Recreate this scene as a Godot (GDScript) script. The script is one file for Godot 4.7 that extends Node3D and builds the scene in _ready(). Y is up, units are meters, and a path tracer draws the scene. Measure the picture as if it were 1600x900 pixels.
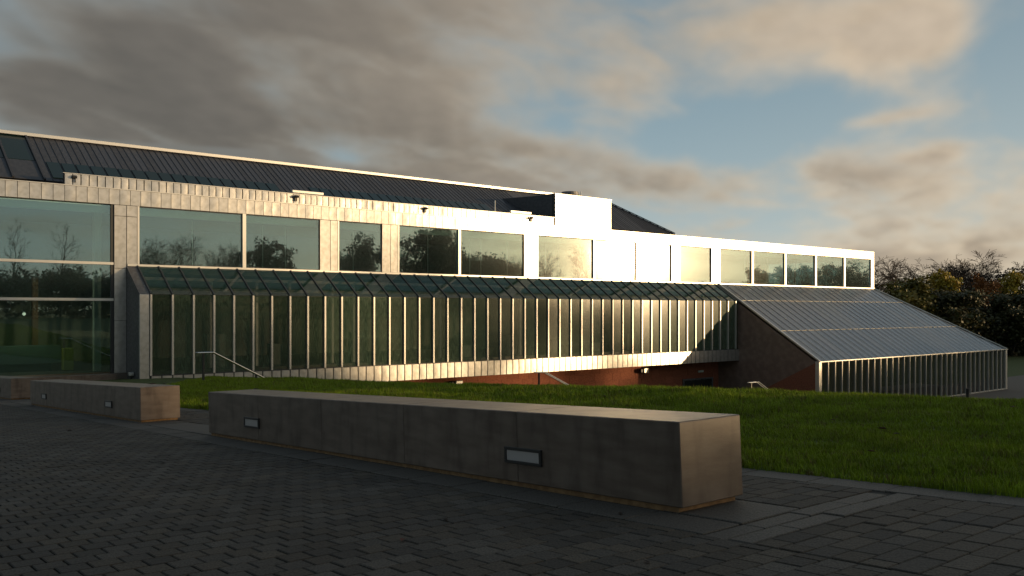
extends Node3D
# Axes: x runs along the museum front, -z runs from the viewer towards it, y is up.
# Lengths are laid out as (u, y, w): u = x, w = -z, y = height against the eye, which is EY above the paving.
const EY := 1.082
const TILT := 0.048           # the forecourt falls towards the museum
const FRONT := 42.0           # the museum's main front
const BAY := 40.0456          # front of the long glazed bay
const WING := 33.4228         # front of the low glazed wing
const SILL := 2.13
const HEAD := 4.79
const EAVE := 0.72
const LOW := -7.25            # ground at the lower level

var rng := RandomNumberGenerator.new()
var meshes := {}
var M := {}
var museum: Node3D

func V(u: float, y: float, w: float) -> Vector3:
	return Vector3(u, y + EY, -w)

# ------------------------------------------------------------------ helpers
func q4(st: SurfaceTool, a: Vector3, b: Vector3, c: Vector3, d: Vector3, n: Vector3) -> void:
	if (a - c).cross(a - b).dot(n) < 0.0:
		var t := b
		b = d
		d = t
	for p in [a, b, c, a, c, d]:
		st.add_vertex(p)

func t3(st: SurfaceTool, a: Vector3, b: Vector3, c: Vector3, n: Vector3) -> void:
	if (a - c).cross(a - b).dot(n) < 0.0:
		var t := b
		b = c
		c = t
	for p in [a, b, c]:
		st.add_vertex(p)

func begin() -> SurfaceTool:
	var st := SurfaceTool.new()
	st.begin(Mesh.PRIMITIVE_TRIANGLES)
	st.set_smooth_group(-1)
	return st

func done(st: SurfaceTool) -> ArrayMesh:
	st.generate_normals()
	return st.commit()

func bevel_into(st: SurfaceTool, c: Vector3, s: Vector3, b: float) -> void:
	var h := s * 0.5
	b = minf(b, minf(h.x, minf(h.y, h.z)) * 0.9)
	var ax := [Vector3.RIGHT, Vector3.UP, Vector3.BACK]
	for i in 3:
		var j := (i + 1) % 3
		var k := (i + 2) % 3
		for sg in [-1.0, 1.0]:
			var n: Vector3 = ax[i] * sg
			var e: Vector3 = ax[j] * (h[j] - b)
			var g: Vector3 = ax[k] * (h[k] - b)
			var o: Vector3 = c + n * h[i]
			q4(st, o - e - g, o + e - g, o + e + g, o - e + g, n)
		for sj in [-1.0, 1.0]:
			for sk in [-1.0, 1.0]:
				var along: Vector3 = ax[i] * (h[i] - b)
				var p1: Vector3 = c + ax[j] * sj * h[j] + ax[k] * sk * (h[k] - b)
				var p2: Vector3 = c + ax[j] * sj * (h[j] - b) + ax[k] * sk * h[k]
				q4(st, p1 - along, p1 + along, p2 + along, p2 - along, ax[j] * sj + ax[k] * sk)
	for sx in [-1.0, 1.0]:
		for sy in [-1.0, 1.0]:
			for sz in [-1.0, 1.0]:
				var g := Vector3(sx, sy, sz)
				t3(st, c + g * Vector3(h.x, h.y - b, h.z - b), c + g * Vector3(h.x - b, h.y, h.z - b), c + g * Vector3(h.x - b, h.y - b, h.z), g)

func box_mesh(s: Vector3, b := 0.004) -> ArrayMesh:
	var key := "box%.3f,%.3f,%.3f,%.3f" % [s.x, s.y, s.z, b]
	if not meshes.has(key):
		var st := begin()
		bevel_into(st, Vector3.ZERO, s, b)
		meshes[key] = done(st)
	return meshes[key]

func tube_into(st: SurfaceTool, pts: Array, r: float, sides := 10) -> void:
	for i in pts.size() - 1:
		var a: Vector3 = pts[i]
		var b: Vector3 = pts[i + 1]
		var d := (b - a).normalized()
		var x := d.cross(Vector3.UP if absf(d.y) < 0.9 else Vector3.RIGHT).normalized()
		var y := d.cross(x)
		for k in sides:
			var p := x * cos(TAU * k / sides) + y * sin(TAU * k / sides)
			var q := x * cos(TAU * (k + 1) / sides) + y * sin(TAU * (k + 1) / sides)
			q4(st, a + p * r, b + p * r, b + q * r, a + q * r, p + q)
			t3(st, b, b + p * r, b + q * r, d)
			t3(st, a, a + p * r, a + q * r, -d)

func put(called: String, mesh: Mesh, mat: Material, parent: Node3D, at := Vector3.ZERO, basis_ := Basis()) -> MeshInstance3D:
	var o := MeshInstance3D.new()
	o.name = called
	o.mesh = mesh
	o.material_override = mat
	parent.add_child(o, true)
	var from := parent.global_position if parent != self else Vector3.ZERO
	o.transform = Transform3D(basis_, at - from)
	return o

func block(called: String, lo: Vector3, hi: Vector3, mat: Material, parent: Node3D, b := 0.004) -> MeshInstance3D:
	# lo and hi as (u, y, w)
	var s := Vector3(absf(hi.x - lo.x), absf(hi.y - lo.y), absf(hi.z - lo.z))
	var c := (lo + hi) * 0.5
	return put(called, box_mesh(s, b), mat, parent, V(c.x, c.y, c.z))

func bar(called: String, a: Vector3, b: Vector3, wide: float, high: float, up: Vector3, mat: Material, parent: Node3D) -> MeshInstance3D:
	# a straight bar of rectangular section between two world points
	var d := b - a
	var z := d.normalized()
	var x := up.cross(z).normalized()
	var y := z.cross(x)
	return put(called, box_mesh(Vector3(wide, high, d.length()), 0.006), mat, parent, (a + b) * 0.5, Basis(x, y, z))

func part(called: String, parent: Node3D, at: Vector3) -> Node3D:
	var o := Node3D.new()
	o.name = called
	parent.add_child(o, true)
	o.position = at - (parent.global_position if parent != self else Vector3.ZERO)
	return o

func tag(o: Node, label: String, category := "", group := "", kind := "") -> void:
	if label:
		o.set_meta("label", label)
	if category:
		o.set_meta("category", category)
	if group:
		o.set_meta("group", group)
	if kind:
		o.set_meta("kind", kind)

func thing(called: String, at: Vector3, label: String, category: String, group := "") -> Node3D:
	var o := part(called, self, at)
	tag(o, label, category, group)
	return o

func polygon_mesh(pts: Array, n: Vector3, thick: float) -> ArrayMesh:
	# a flat convex plate with thickness behind its face
	var st := begin()
	n = n.normalized()
	for i in range(1, pts.size() - 1):
		t3(st, pts[0], pts[i], pts[i + 1], n)
		t3(st, pts[0] - n * thick, pts[i] - n * thick, pts[i + 1] - n * thick, -n)
	var mid := Vector3.ZERO
	for p in pts:
		mid += p / pts.size()
	for i in pts.size():
		var a: Vector3 = pts[i]
		var b: Vector3 = pts[(i + 1) % pts.size()]
		q4(st, a, b, b - n * thick, a - n * thick, (a + b) * 0.5 - mid)
	return done(st)

func plate(called: String, pts: Array, n: Vector3, thick: float, mat: Material, parent: Node3D) -> MeshInstance3D:
	var o: Vector3 = pts[0]
	var local := []
	for p in pts:
		local.append(p - o)
	return put(called, polygon_mesh(local, n, thick), mat, parent, o)

func sheet_metal(wide: float, high: float, thick: float, variant: int) -> ArrayMesh:
	# one cladding panel facing +z, its face dished and buckled by a few millimetres
	var key := "sheet%.3f,%.3f,%.3f,%d" % [wide, high, thick, variant]
	if meshes.has(key):
		return meshes[key]
	var r := RandomNumberGenerator.new()
	r.seed = 91 + variant * 7
	var n := 5
	var h := []
	var lean := Vector2(r.randf_range(-1, 1), r.randf_range(-1, 1)) * 0.008
	var dish := r.randf_range(-0.006, 0.006)
	for j in n + 1:
		for i in n + 1:
			var x := float(i) / n - 0.5
			var y := float(j) / n - 0.5
			var inner := (1.0 - 4.0 * x * x) * (1.0 - 4.0 * y * y)
			h.append(dish * inner + r.randf_range(-1, 1) * 0.0016 * inner + lean.x * x * wide + lean.y * y * high)
	var st := SurfaceTool.new()
	st.begin(Mesh.PRIMITIVE_TRIANGLES)
	st.set_smooth_group(0)
	var e := 0.006
	var at := func(i: int, j: int) -> Vector3:
		return Vector3((float(i) / n - 0.5) * (wide - 2 * e), (float(j) / n - 0.5) * (high - 2 * e), thick * 0.5 + h[j * (n + 1) + i])
	for j in n:
		for i in n:
			q4(st, at.call(i, j), at.call(i + 1, j), at.call(i + 1, j + 1), at.call(i, j + 1), Vector3.BACK)
	st.set_smooth_group(-1)
	var c := [at.call(0, 0), at.call(n, 0), at.call(n, n), at.call(0, n)]
	for k in 4:
		var a: Vector3 = c[k]
		var b: Vector3 = c[(k + 1) % 4]
		var ao := Vector3(signf(a.x) * wide * 0.5, signf(a.y) * high * 0.5, -thick * 0.5)
		var bo := Vector3(signf(b.x) * wide * 0.5, signf(b.y) * high * 0.5, -thick * 0.5)
		q4(st, a, b, bo, ao, (a + b) * Vector3(1, 1, 0))
	meshes[key] = done(st)
	return meshes[key]

# ------------------------------------------------------------------ materials
func noise_tex(size: int, freq: float, cols: Array, at: Array, seed_: int, oct := 4, kind := FastNoiseLite.TYPE_SIMPLEX_SMOOTH) -> NoiseTexture2D:
	var n := FastNoiseLite.new()
	n.noise_type = kind
	n.seed = seed_
	n.frequency = freq
	n.fractal_octaves = oct
	var t := NoiseTexture2D.new()
	t.width = size
	t.height = size
	t.seamless = true
	t.noise = n
	if cols.size():
		var g := Gradient.new()
		g.offsets = PackedFloat32Array(at)
		var pc := PackedColorArray()
		for c in cols:
			pc.append((c as Color).linear_to_srgb())
		g.colors = pc
		t.color_ramp = g
	return t

func grey(v: float) -> Color:
	return Color(v, v, v)

func mat(c: Color, rough: float, metal := 0.0, spec := 0.5) -> StandardMaterial3D:
	var m := StandardMaterial3D.new()
	m.albedo_color = c.linear_to_srgb()
	m.roughness = rough
	m.metallic = metal
	m.metallic_specular = spec
	return m

func grained(tex: Texture2D, scale_: Vector3, rough: float, metal := 0.0, tint := Color.WHITE) -> StandardMaterial3D:
	var m := mat(tint, rough, metal)
	m.albedo_texture = tex
	m.uv1_triplanar = true
	m.uv1_world_triplanar = true
	m.uv1_scale = scale_
	return m

func relief(m: StandardMaterial3D, tex: Texture2D, cm: float) -> void:
	m.heightmap_enabled = true
	m.heightmap_texture = tex
	m.heightmap_scale = cm

func make_materials() -> void:
	var fine := noise_tex(512, 0.06, [], [], 5, 4)
	# cladding: weathered stainless sheet
	var smear := noise_tex(512, 0.012, [Color(0.50, 0.49, 0.465), Color(0.56, 0.55, 0.53), Color(0.60, 0.59, 0.575)], [0.25, 0.5, 0.8], 11, 5)
	M.clad = grained(smear, Vector3(0.45, 0.45, 0.45), 0.34, 0.8)
	M.trim = mat(Color(0.66, 0.65, 0.62), 0.4, 0.75)
	M.mullion = mat(Color(0.62, 0.60, 0.56), 0.42, 0.65)
	M.dark_frame = mat(Color(0.035, 0.038, 0.04), 0.45)
	var zinc := noise_tex(512, 0.02, [Color(0.045, 0.047, 0.055), Color(0.07, 0.072, 0.08)], [0.3, 0.75], 17, 4)
	M.zinc = grained(zinc, Vector3(0.4, 0.4, 0.4), 0.45, 0.25)
	M.zinc_worn = grained(zinc, Vector3(0.6, 0.6, 0.6), 0.38, 0.3, Color(1.12, 1.12, 1.14))
	M.zinc_seam = mat(Color(0.05, 0.052, 0.06), 0.5, 0.3)
	var lead := noise_tex(512, 0.02, [Color(0.12, 0.12, 0.125), Color(0.19, 0.19, 0.20)], [0.3, 0.75], 18, 4)
	M.lead = grained(lead, Vector3(0.5, 0.5, 0.5), 0.5, 0.4)
	# glass
	M.pane = mat(Color(0.42, 0.66, 0.67), 0.0, 0.12)
	M.pane.refraction_enabled = true
	M.pane.refraction_scale = 0.08
	M.pane.albedo_color.a = 0.02
	M.pane.clearcoat_enabled = true
	M.pane.clearcoat = 0.5
	M.pane.clearcoat_roughness = 0.1
	M.pane_clear = M.pane
	var wave := noise_tex(256, 0.008, [], [], 88, 2)
	wave.as_normal_map = true
	wave.bump_strength = 4.0
	M.pane.normal_enabled = true
	M.pane.normal_texture = wave
	M.pane.normal_scale = 0.009
	M.pane.uv1_triplanar = true
	M.pane.uv1_world_triplanar = true
	M.pane.uv1_scale = Vector3(0.35, 0.35, 0.35)
	# the bay's panes are filmed with streaks of dried rain and condensation
	for k in 4:
		var f: float = [0.8, 1.0, 1.15, 0.92][k]
		var st := noise_tex(512, 0.045, [Color(0.018 * f, 0.042 * f, 0.028 * f, 0.44), Color(0.052 * f, 0.094 * f, 0.064 * f, 0.64), Color(0.125 * f, 0.175 * f, 0.12 * f, 0.82)], [0.25, 0.5, 0.8], 23 + k, 4)
		M["bay_pane%d" % k] = grained(st, Vector3(2.2, 0.09, 2.2), [0.10, 0.14, 0.12, 0.16][k])
		M["bay_pane%d" % k].transparency = BaseMaterial3D.TRANSPARENCY_ALPHA
	M.bay_roof = mat(Color(0.022, 0.062, 0.046), 0.06, 0.0, 0.7)
	M.bay_roof.transparency = BaseMaterial3D.TRANSPARENCY_ALPHA
	M.bay_roof.albedo_color.a = 0.45
	for k in 4:
		var f: float = [0.88, 1.0, 1.1, 0.95][k]
		var wing := noise_tex(512, 0.015, [Color(0.18, 0.195, 0.21) * f, Color(0.24, 0.255, 0.275) * f, Color(0.28, 0.29, 0.305) * f], [0.25, 0.6, 0.85], 29 + k, 5)
		M["wing_roof%d" % k] = grained(wing, Vector3(0.5, 0.5, 0.5), [0.2, 0.25, 0.3, 0.22][k], 0.6)
	M.wing_pane = mat(Color(0.02, 0.022, 0.018), 0.05, 0.0, 0.7)
	M.wing_pane.transparency = BaseMaterial3D.TRANSPARENCY_ALPHA
	M.wing_pane.albedo_color.a = 0.5
	# masonry
	var stains := noise_tex(512, 0.02, [Color(0.66, 0.64, 0.63), Color(0.9, 0.9, 0.9), Color(1.0, 1.0, 1.0)], [0.2, 0.42, 0.66], 64, 4)
	for k in 4:
		var f: float = [0.93, 1.0, 1.07, 0.97][k]
		var red := noise_tex(256, 0.03, [Color(0.20, 0.062, 0.035) * f, Color(0.27, 0.088, 0.048) * f, Color(0.31, 0.11, 0.06) * f], [0.2, 0.5, 0.85], 40 + k, 5)
		M["red%d" % k] = grained(red, Vector3(0.7, 1.4, 0.7), 0.9)
		var sand := noise_tex(512, 0.012, [Color(0.132, 0.099, 0.077) * f, Color(0.158, 0.121, 0.095) * f, Color(0.182, 0.144, 0.116) * f], [0.22, 0.5, 0.82], 50 + k, 6)
		M["sand%d" % k] = grained(sand, Vector3(0.3, 1.3, 0.3), 0.42)
		relief(M["sand%d" % k], fine, 0.03)
		var sm: StandardMaterial3D = M["sand%d" % k]
		sm.detail_enabled = true
		sm.detail_blend_mode = BaseMaterial3D.BLEND_MODE_MUL
		sm.detail_albedo = stains
		sm.detail_uv_layer = BaseMaterial3D.DETAIL_UV_2
		sm.uv2_triplanar = true
		sm.uv2_world_triplanar = true
		sm.uv2_scale = Vector3(0.42, 0.11, 0.42)
	M.plinth = grained(noise_tex(256, 0.04, [Color(0.22, 0.13, 0.06), Color(0.34, 0.21, 0.10)], [0.3, 0.8], 61), Vector3(1, 1, 1), 0.8)
	# paving: granite setts and slabs with speckle
	var speck := noise_tex(512, 0.16, [Color(0.34, 0.34, 0.34), Color(0.80, 0.80, 0.79), Color(1.0, 0.99, 0.97)], [0.28, 0.5, 0.74], 70, 4)
	for k in 6:
		var m := mat([Color(0.060, 0.054, 0.046), Color(0.072, 0.065, 0.056), Color(0.086, 0.078, 0.067), Color(0.072, 0.061, 0.047), Color(0.084, 0.071, 0.055), Color(0.112, 0.102, 0.089)][k], [0.74, 0.78, 0.8, 0.72, 0.7, 0.66][k], 0.0, 0.4)
		m.albedo_texture = speck
		m.uv1_triplanar = true
		m.uv1_world_triplanar = true
		m.uv1_scale = Vector3(0.75, 0.75, 0.75)
		relief(m, fine, 0.25)
		M["sett%d" % k] = m
	M.setts = mat(Color.WHITE, 0.76, 0.0, 0.4)
	M.setts.albedo_texture = speck
	M.setts.uv1_triplanar = true
	M.setts.uv1_world_triplanar = true
	M.setts.uv1_scale = Vector3(0.75, 0.75, 0.75)
	M.setts.vertex_color_use_as_albedo = true
	relief(M.setts, fine, 0.25)
	M.joint = grained(noise_tex(256, 0.05, [Color(0.018, 0.017, 0.015), Color(0.035, 0.032, 0.027)], [0.3, 0.7], 72), Vector3(1, 1, 1), 0.95)
	M.turf = grained(noise_tex(512, 0.03, [Color(0.03, 0.046, 0.008), Color(0.048, 0.074, 0.012), Color(0.07, 0.095, 0.018)], [0.25, 0.5, 0.8], 75, 5), Vector3(0.3, 0.3, 0.3), 0.95)
	relief(M.turf, fine, 1.0)
	M.blade = mat(Color.WHITE, 0.6, 0.0, 0.3)
	M.blade.vertex_color_use_as_albedo = true
	M.blade.backlight_enabled = true
	M.blade.backlight = Color(0.55, 0.55, 0.2)
	M.path = grained(noise_tex(256, 0.08, [Color(0.10, 0.085, 0.07), Color(0.15, 0.13, 0.105)], [0.3, 0.7], 77), Vector3(0.6, 0.6, 0.6), 0.95)
	M.steel = mat(Color(0.66, 0.64, 0.60), 0.24, 0.95)
	M.dark_steel = mat(Color(0.05, 0.05, 0.05), 0.4, 0.5)
	M.lens = mat(Color(0.45, 0.43, 0.42), 0.35)
	M.bark = grained(noise_tex(256, 0.03, [Color(0.03, 0.025, 0.018), Color(0.07, 0.06, 0.045)], [0.3, 0.75], 81), Vector3(0.8, 0.3, 0.8), 0.95)
	M.twig = mat(Color(0.075, 0.055, 0.038), 0.9)
	M.leaf = mat(Color.WHITE, 0.6)
	M.leaf.vertex_color_use_as_albedo = true
	M.leaf.backlight_enabled = true
	M.leaf.backlight = Color(0.35, 0.35, 0.2)
	M.dead_leaf = mat(Color(0.03, 0.018, 0.01), 0.8)
	M.dead_leaf_red = mat(Color(0.08, 0.022, 0.012), 0.75)
	# indoors
	M.inside_wall = mat(Color(0.17, 0.19, 0.16), 0.9)
	M.inside_dark = mat(Color(0.16, 0.175, 0.15), 0.9)
	M.inside_floor = mat(Color(0.14, 0.12, 0.10), 0.5)
	M.inside_white = mat(Color(0.62, 0.64, 0.56), 0.7)
	M.desk = mat(Color(0.13, 0.18, 0.155), 0.5)
	M.lime = mat(Color(0.36, 0.36, 0.08), 0.5)
	M.timber = mat(Color(0.22, 0.11, 0.05), 0.6)
	M.glow = mat(Color(0.8, 0.75, 0.65), 0.5)
	M.glow.emission_enabled = true
	M.glow.emission = Color(1.0, 0.93, 0.78)
	M.glow.emission_energy_multiplier = 1.3
	M.sign = mat(Color(0.55, 0.6, 0.55), 0.5)

# ------------------------------------------------------------------ sky
func sstep(a: float, b: float, x: float) -> float:
	var t := clampf((x - a) / (b - a), 0.0, 1.0)
	return t * t * (3.0 - 2.0 * t)

func make_sky(sun_dir: Vector3) -> ImageTexture:
	var W := 2048
	var H := 1024
	var im := Image.create(W, H, false, Image.FORMAT_RGBF)
	var n1 := FastNoiseLite.new()
	n1.noise_type = FastNoiseLite.TYPE_SIMPLEX_SMOOTH
	n1.seed = 4
	n1.frequency = 1.0
	n1.fractal_octaves = 5
	n1.fractal_gain = 0.56
	var n2 := n1.duplicate() as FastNoiseLite
	n2.seed = 19
	n2.fractal_octaves = 3
	# cloud banks: azimuth against the museum view, elevation, widths (degrees), amount
	var banks := [
		[-25.0, 15.5, 11.0, 5.5, 0.85], [-9.0, 17.5, 11.0, 4.2, 0.75], [-19.0, 10.5, 12.0, 4.0, 0.8], [-4.0, 12.0, 6.5, 3.2, 0.6], [-6.0, 8.6, 7.0, 1.5, 0.45],
		[24.5, 16.3, 4.6, 1.9, 1.05], [15.5, 17.8, 8.0, 1.8, 0.7], [6.5, 14.3, 4.0, 2.0, 0.2],
		[10.0, 7.8, 7.5, 1.7, 0.62], [24.5, 7.8, 8.0, 1.1, 0.52], [28.0, 6.3, 7.0, 1.2, 0.45], [25.0, 3.2, 9.0, 1.5, 0.8], [3.0, 10.2, 6.0, 1.6, 0.55], [8.0, 15.5, 8.0, 2.0, 0.25], [23.0, 11.4, 2.6, 0.5, 0.55], [26.0, 9.2, 2.0, 0.45, 0.6], [10.0, 4.6, 9.0, 0.8, 0.35],
		[13.0, 11.3, 8.0, 1.9, -0.7], [2.5, 12.6, 3.2, 1.6, -0.45], [29.5, 15.0, 2.2, 5.0, -0.5], [14.0, 6.2, 7.0, 0.7, -0.35], [-12.0, 9.4, 1.6, 0.8, -0.3], [-15.5, 13.6, 2.5, 1.0, -0.25], [-21.0, 14.2, 1.6, 0.9, -0.2]]
	var face := rad_to_deg(atan2(0.636, 0.7717))
	var below := Vector3.ZERO
	for j in H / 2 + 8:
		var el := PI * 0.5 - (j + 0.5) / H * PI
		var y := sin(el)
		var eld := rad_to_deg(el)
		for i in W:
			var az := wrapf((i + 0.5) / W * TAU, -PI, PI)
			var d := Vector3(sin(az) * cos(el), y, -cos(az) * cos(el))
			var ang := rad_to_deg(acos(clampf(d.dot(sun_dir), -1.0, 1.0)))
			var rel := wrapf(rad_to_deg(az) - face, -180.0, 180.0)
			# clear air: blue overhead, pale and warm near the horizon and the sun
			var t := pow(clampf(1.0 - y, 0.0, 1.0), 3.1)
			var c := Vector3(0.07, 0.165, 0.26).lerp(Vector3(0.42, 0.545, 0.575), t)
			c = c.lerp(Vector3(0.60, 0.53, 0.40), pow(clampf(1.0 - y, 0.0, 1.0), 18.0) * 0.75 * (1.0 - 0.55 * sstep(70.0, 140.0, rel) * sstep(28.0, 48.0, ang)))
			var near := exp(-ang / 19.0)
			c += Vector3(1.15, 0.82, 0.42) * near
			c += Vector3(0.16, 0.10, 0.03) * sstep(-5.0, 35.0, rel) * exp(-maxf(eld, 0.0) / 6.5) * (1.0 - sstep(100.0, 170.0, absf(rel)))
			c += Vector3(4.0, 2.5, 1.1) * exp(-ang / 7.0)
			# clouds drift in a layer: stretched towards the horizon
			var p := Vector2(d.x * 0.93 - d.z * 0.36, (d.x * 0.36 + d.z * 0.93) * 1.55) / (maxf(y, 0.0) + 0.16)
			var wob := n2.get_noise_2d(p.x * 0.9, p.y * 0.9)
			var f := n1.get_noise_2d(p.x * 1.15 + wob * 0.3, p.y * 1.15 - wob * 0.3)
			var amount := 0.0
			if absf(rel) < 60.0 and eld < 45.0:
				for b in banks:
					var x: float = (rel - b[0] + wob * 2.0) / b[2]
					var z: float = (eld - b[1] + wob * 0.8 - (rel - b[0]) * 0.04) / b[3]
					amount += b[4] * exp(-x * x - z * z)
			var outside := sstep(28.0, 50.0, absf(rel)) + sstep(17.0, 32.0, eld)
			outside = clampf(outside, 0.0, 1.0)
			var over := lerpf(0.5, 0.06, sstep(15.0, 42.0, rel) * (1.0 - sstep(95.0, 140.0, rel)))
			over = lerpf(over, 0.26, sstep(38.0, 62.0, eld))
			amount = lerpf(amount, lerpf(over, 0.10, sstep(28.0, 5.0, eld) * sstep(20.0, 90.0, absf(rel))), outside)
			amount += 0.09 * (1.0 - clampf(outside, 0.0, 1.0))
			var cover := sstep(-0.22, 1.08, amount + f * 0.62 + n2.get_noise_2d(p.x * 4.0, p.y * 4.0 + 7.0) * 0.08)
			var thick := sstep(0.15, 1.25, amount + f * 0.95)
			var warm := sstep(-25.0, 26.0, rel) if rel < 100.0 and rel > -140.0 else sstep(60.0, 12.0, ang)
			warm *= 1.0 - 0.75 * sstep(20.0, 40.0, eld)
			var lit := Vector3(0.27, 0.24, 0.195).lerp(Vector3(0.74, 0.56, 0.36), warm)
			var core := Vector3(0.128, 0.112, 0.093).lerp(Vector3(0.50, 0.41, 0.31), warm * (0.55 + 0.45 * sstep(5.0, 15.0, eld)))
			var g := n2.get_noise_2d(p.x * 5.5 + 9.0, p.y * 5.5)
			var cl := lit.lerp(core, thick) * (1.0 + 0.16 * wob + 0.16 * f + 0.13 * g)
			cl += Vector3(0.5, 0.33, 0.18) * exp(-ang / 25.0)
			c = c.lerp(cl, cover * 0.92)
			im.set_pixel(i, j, Color(c.x, c.y, c.z))
			if j == H / 2 - 2:
				below += c / W
	im.fill_rect(Rect2i(0, H / 2 + 8, W, H / 2 - 8), Color(below.x * 0.25, below.y * 0.25, below.z * 0.2))
	return ImageTexture.create_from_image(im)

# ------------------------------------------------------------------ land
func land(u: float, w: float) -> float:
	# height against the eye
	var y := -EY - TILT * clampf(w, 0.0, 46.0)
	var d := maxf(u - 13.3, 0.0)
	y -= 0.112 * (sqrt(d * d + 0.5) - sqrt(0.5)) * sstep(-34.0, -4.0, w)
	var k := 0.35
	var low := LOW
	var hh := clampf(0.5 + 0.5 * (y - low) / k, 0.0, 1.0)
	return lerpf(low, y, hh) + k * hh * (1.0 - hh)

func make_land() -> void:
	var bump := FastNoiseLite.new()
	bump.seed = 3
	bump.frequency = 0.35
	bump.fractal_octaves = 3
	var us: Array = [-700, -400, -200, -120, -80, -50, -30, -18, -10, -5, 0, 3, 5.9, 6.04]
	var x := 6.4
	while x < 20.0:
		us.append(x)
		x += 0.4
	for v in [22, 25, 28, 32, 36, 40, 45, 50, 55, 60, 65, 70, 75, 80, 86, 92, 100, 110, 125, 150, 180, 220, 280, 360, 480, 700]:
		us.append(v)
	var ws: Array = [-700, -450, -300, -200, -150, -110, -80, -60, -45, -30, -20, -12, -6]
	x = -3.0
	while x < 40.0:
		ws.append(x)
		x += 0.5
	for v in [41, 43, 46, 50, 60, 75, 95, 120, 150, 200, 280, 400, 700]:
		ws.append(v)
	var st := SurfaceTool.new()
	st.begin(Mesh.PRIMITIVE_TRIANGLES)
	st.set_smooth_group(0)
	var at := func(i: int, j: int) -> Vector3:
		var u: float = us[i]
		var w: float = ws[j]
		var y := land(u, w)
		if u < 6.0 and u > -40.0 and w > -20.0 and w < 60.0:
			y -= 0.14
		elif u > 6.0 and u < 30.0 and w > -20.0 and w < 40.0:
			y += bump.get_noise_2d(u, w) * 0.05 + bump.get_noise_2d(u * 0.2, w * 0.2) * 0.06
		return V(u, y, w)
	for j in ws.size() - 1:
		for i in us.size() - 1:
			q4(st, at.call(i, j), at.call(i + 1, j), at.call(i + 1, j + 1), at.call(i, j + 1), Vector3.UP)
	var g := put("ground", done(st), M.turf, self)
	tag(g, "", "", "", "structure")

func make_grass() -> void:
	var bump := FastNoiseLite.new()
	bump.seed = 3
	bump.frequency = 0.35
	bump.fractal_octaves = 3
	var r := RandomNumberGenerator.new()
	r.seed = 77
	# one tuft of bent blades
	var tufts := []
	for k in 3:
		var st := begin()
		for b in 9:
			var a := r.randf() * TAU
			var o := Vector3(r.randf_range(-0.03, 0.03), 0, r.randf_range(-0.03, 0.03))
			var h := r.randf_range(0.045, 0.085)
			var side := Vector3(cos(a), 0, sin(a)) * r.randf_range(0.0022, 0.0038)
			var lean := Vector3(-sin(a), 0, cos(a)) * r.randf_range(0.01, 0.045)
			var m1 := o + Vector3(0, h * 0.6, 0) + lean * 0.35
			var tip := o + Vector3(0, h, 0) + lean
			q4(st, o - side, o + side, m1 + side * 0.8, m1 - side * 0.8, Vector3(-sin(a), 0.2, cos(a)))
			t3(st, m1 - side * 0.8, m1 + side * 0.8, tip, Vector3(-sin(a), 0.2, cos(a)))
		tufts.append(done(st))
	var spots := [[], [], []]
	var tints := [[], [], []]
	var patch := FastNoiseLite.new()
	patch.seed = 8
	patch.frequency = 0.5
	var u := 6.05
	while u < 15.6:
		var w := -1.0
		while w < 40.0:
			var dist := Vector2(u, w).length()
			var step := clampf(0.0036 * dist + 0.010, 0.036, 0.15)
			if u > 0.5 * w - 5.0 and not (u > 11.0 and w > 39.6):
				var k := r.randi() % 3
				var pu := u + r.randf_range(-0.5, 0.5) * step
				var pw := w + r.randf_range(-0.5, 0.5) * step
				if pu > 6.02 + 0.05 * patch.get_noise_2d(pw * 6.0, 3.0):
					var y := land(pu, pw) + bump.get_noise_2d(pu, pw) * 0.05 + bump.get_noise_2d(pu * 0.2, pw * 0.2) * 0.06 - 0.006
					var s := r.randf_range(0.75, 1.25) * clampf(step / 0.05, 0.9, 1.5)
					var tall := s * (0.85 + 0.45 * patch.get_noise_2d(pu, pw) + 0.25 * patch.get_noise_2d(pu * 4.0, pw * 4.0))
					spots[k].append(Transform3D(Basis(Vector3.UP, r.randf() * TAU).scaled(Vector3(s, tall, s)), V(pu, y, pw)))
					var f := 0.8 + 0.35 * patch.get_noise_2d(pu * 2.0 + 50.0, pw * 2.0) + r.randf_range(-0.15, 0.2)
					var c := Color(0.205, 0.30, 0.016)
					if r.randf() < 0.14:
						c = Color(0.15, 0.14, 0.04)
					tints[k].append(Color(c.r * f, c.g * f, c.b * f))
			w += step
		u += clampf(0.0036 * maxf(u, 10.0) + 0.010, 0.036, 0.15)
	var lawn := part("lawn_grass", self, V(10, land(10, 10), 10))
	tag(lawn, "short wet green grass covering the lawn behind the stone benches", "grass", "", "stuff")
	for k in 3:
		var mm := MultiMesh.new()
		mm.transform_format = MultiMesh.TRANSFORM_3D
		mm.use_colors = true
		mm.mesh = tufts[k]
		mm.instance_count = spots[k].size()
		for i in spots[k].size():
			var t: Transform3D = spots[k][i]
			t.origin -= lawn.global_position
			mm.set_instance_transform(i, t)
			mm.set_instance_color(i, tints[k][i])
		var o := MultiMeshInstance3D.new()
		o.name = "grass_blades"
		o.multimesh = mm
		o.material_override = M.blade
		o.set_meta("kind", "stuff")
		lawn.add_child(o, true)
	print("grass ", spots[0].size() * 3)

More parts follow.
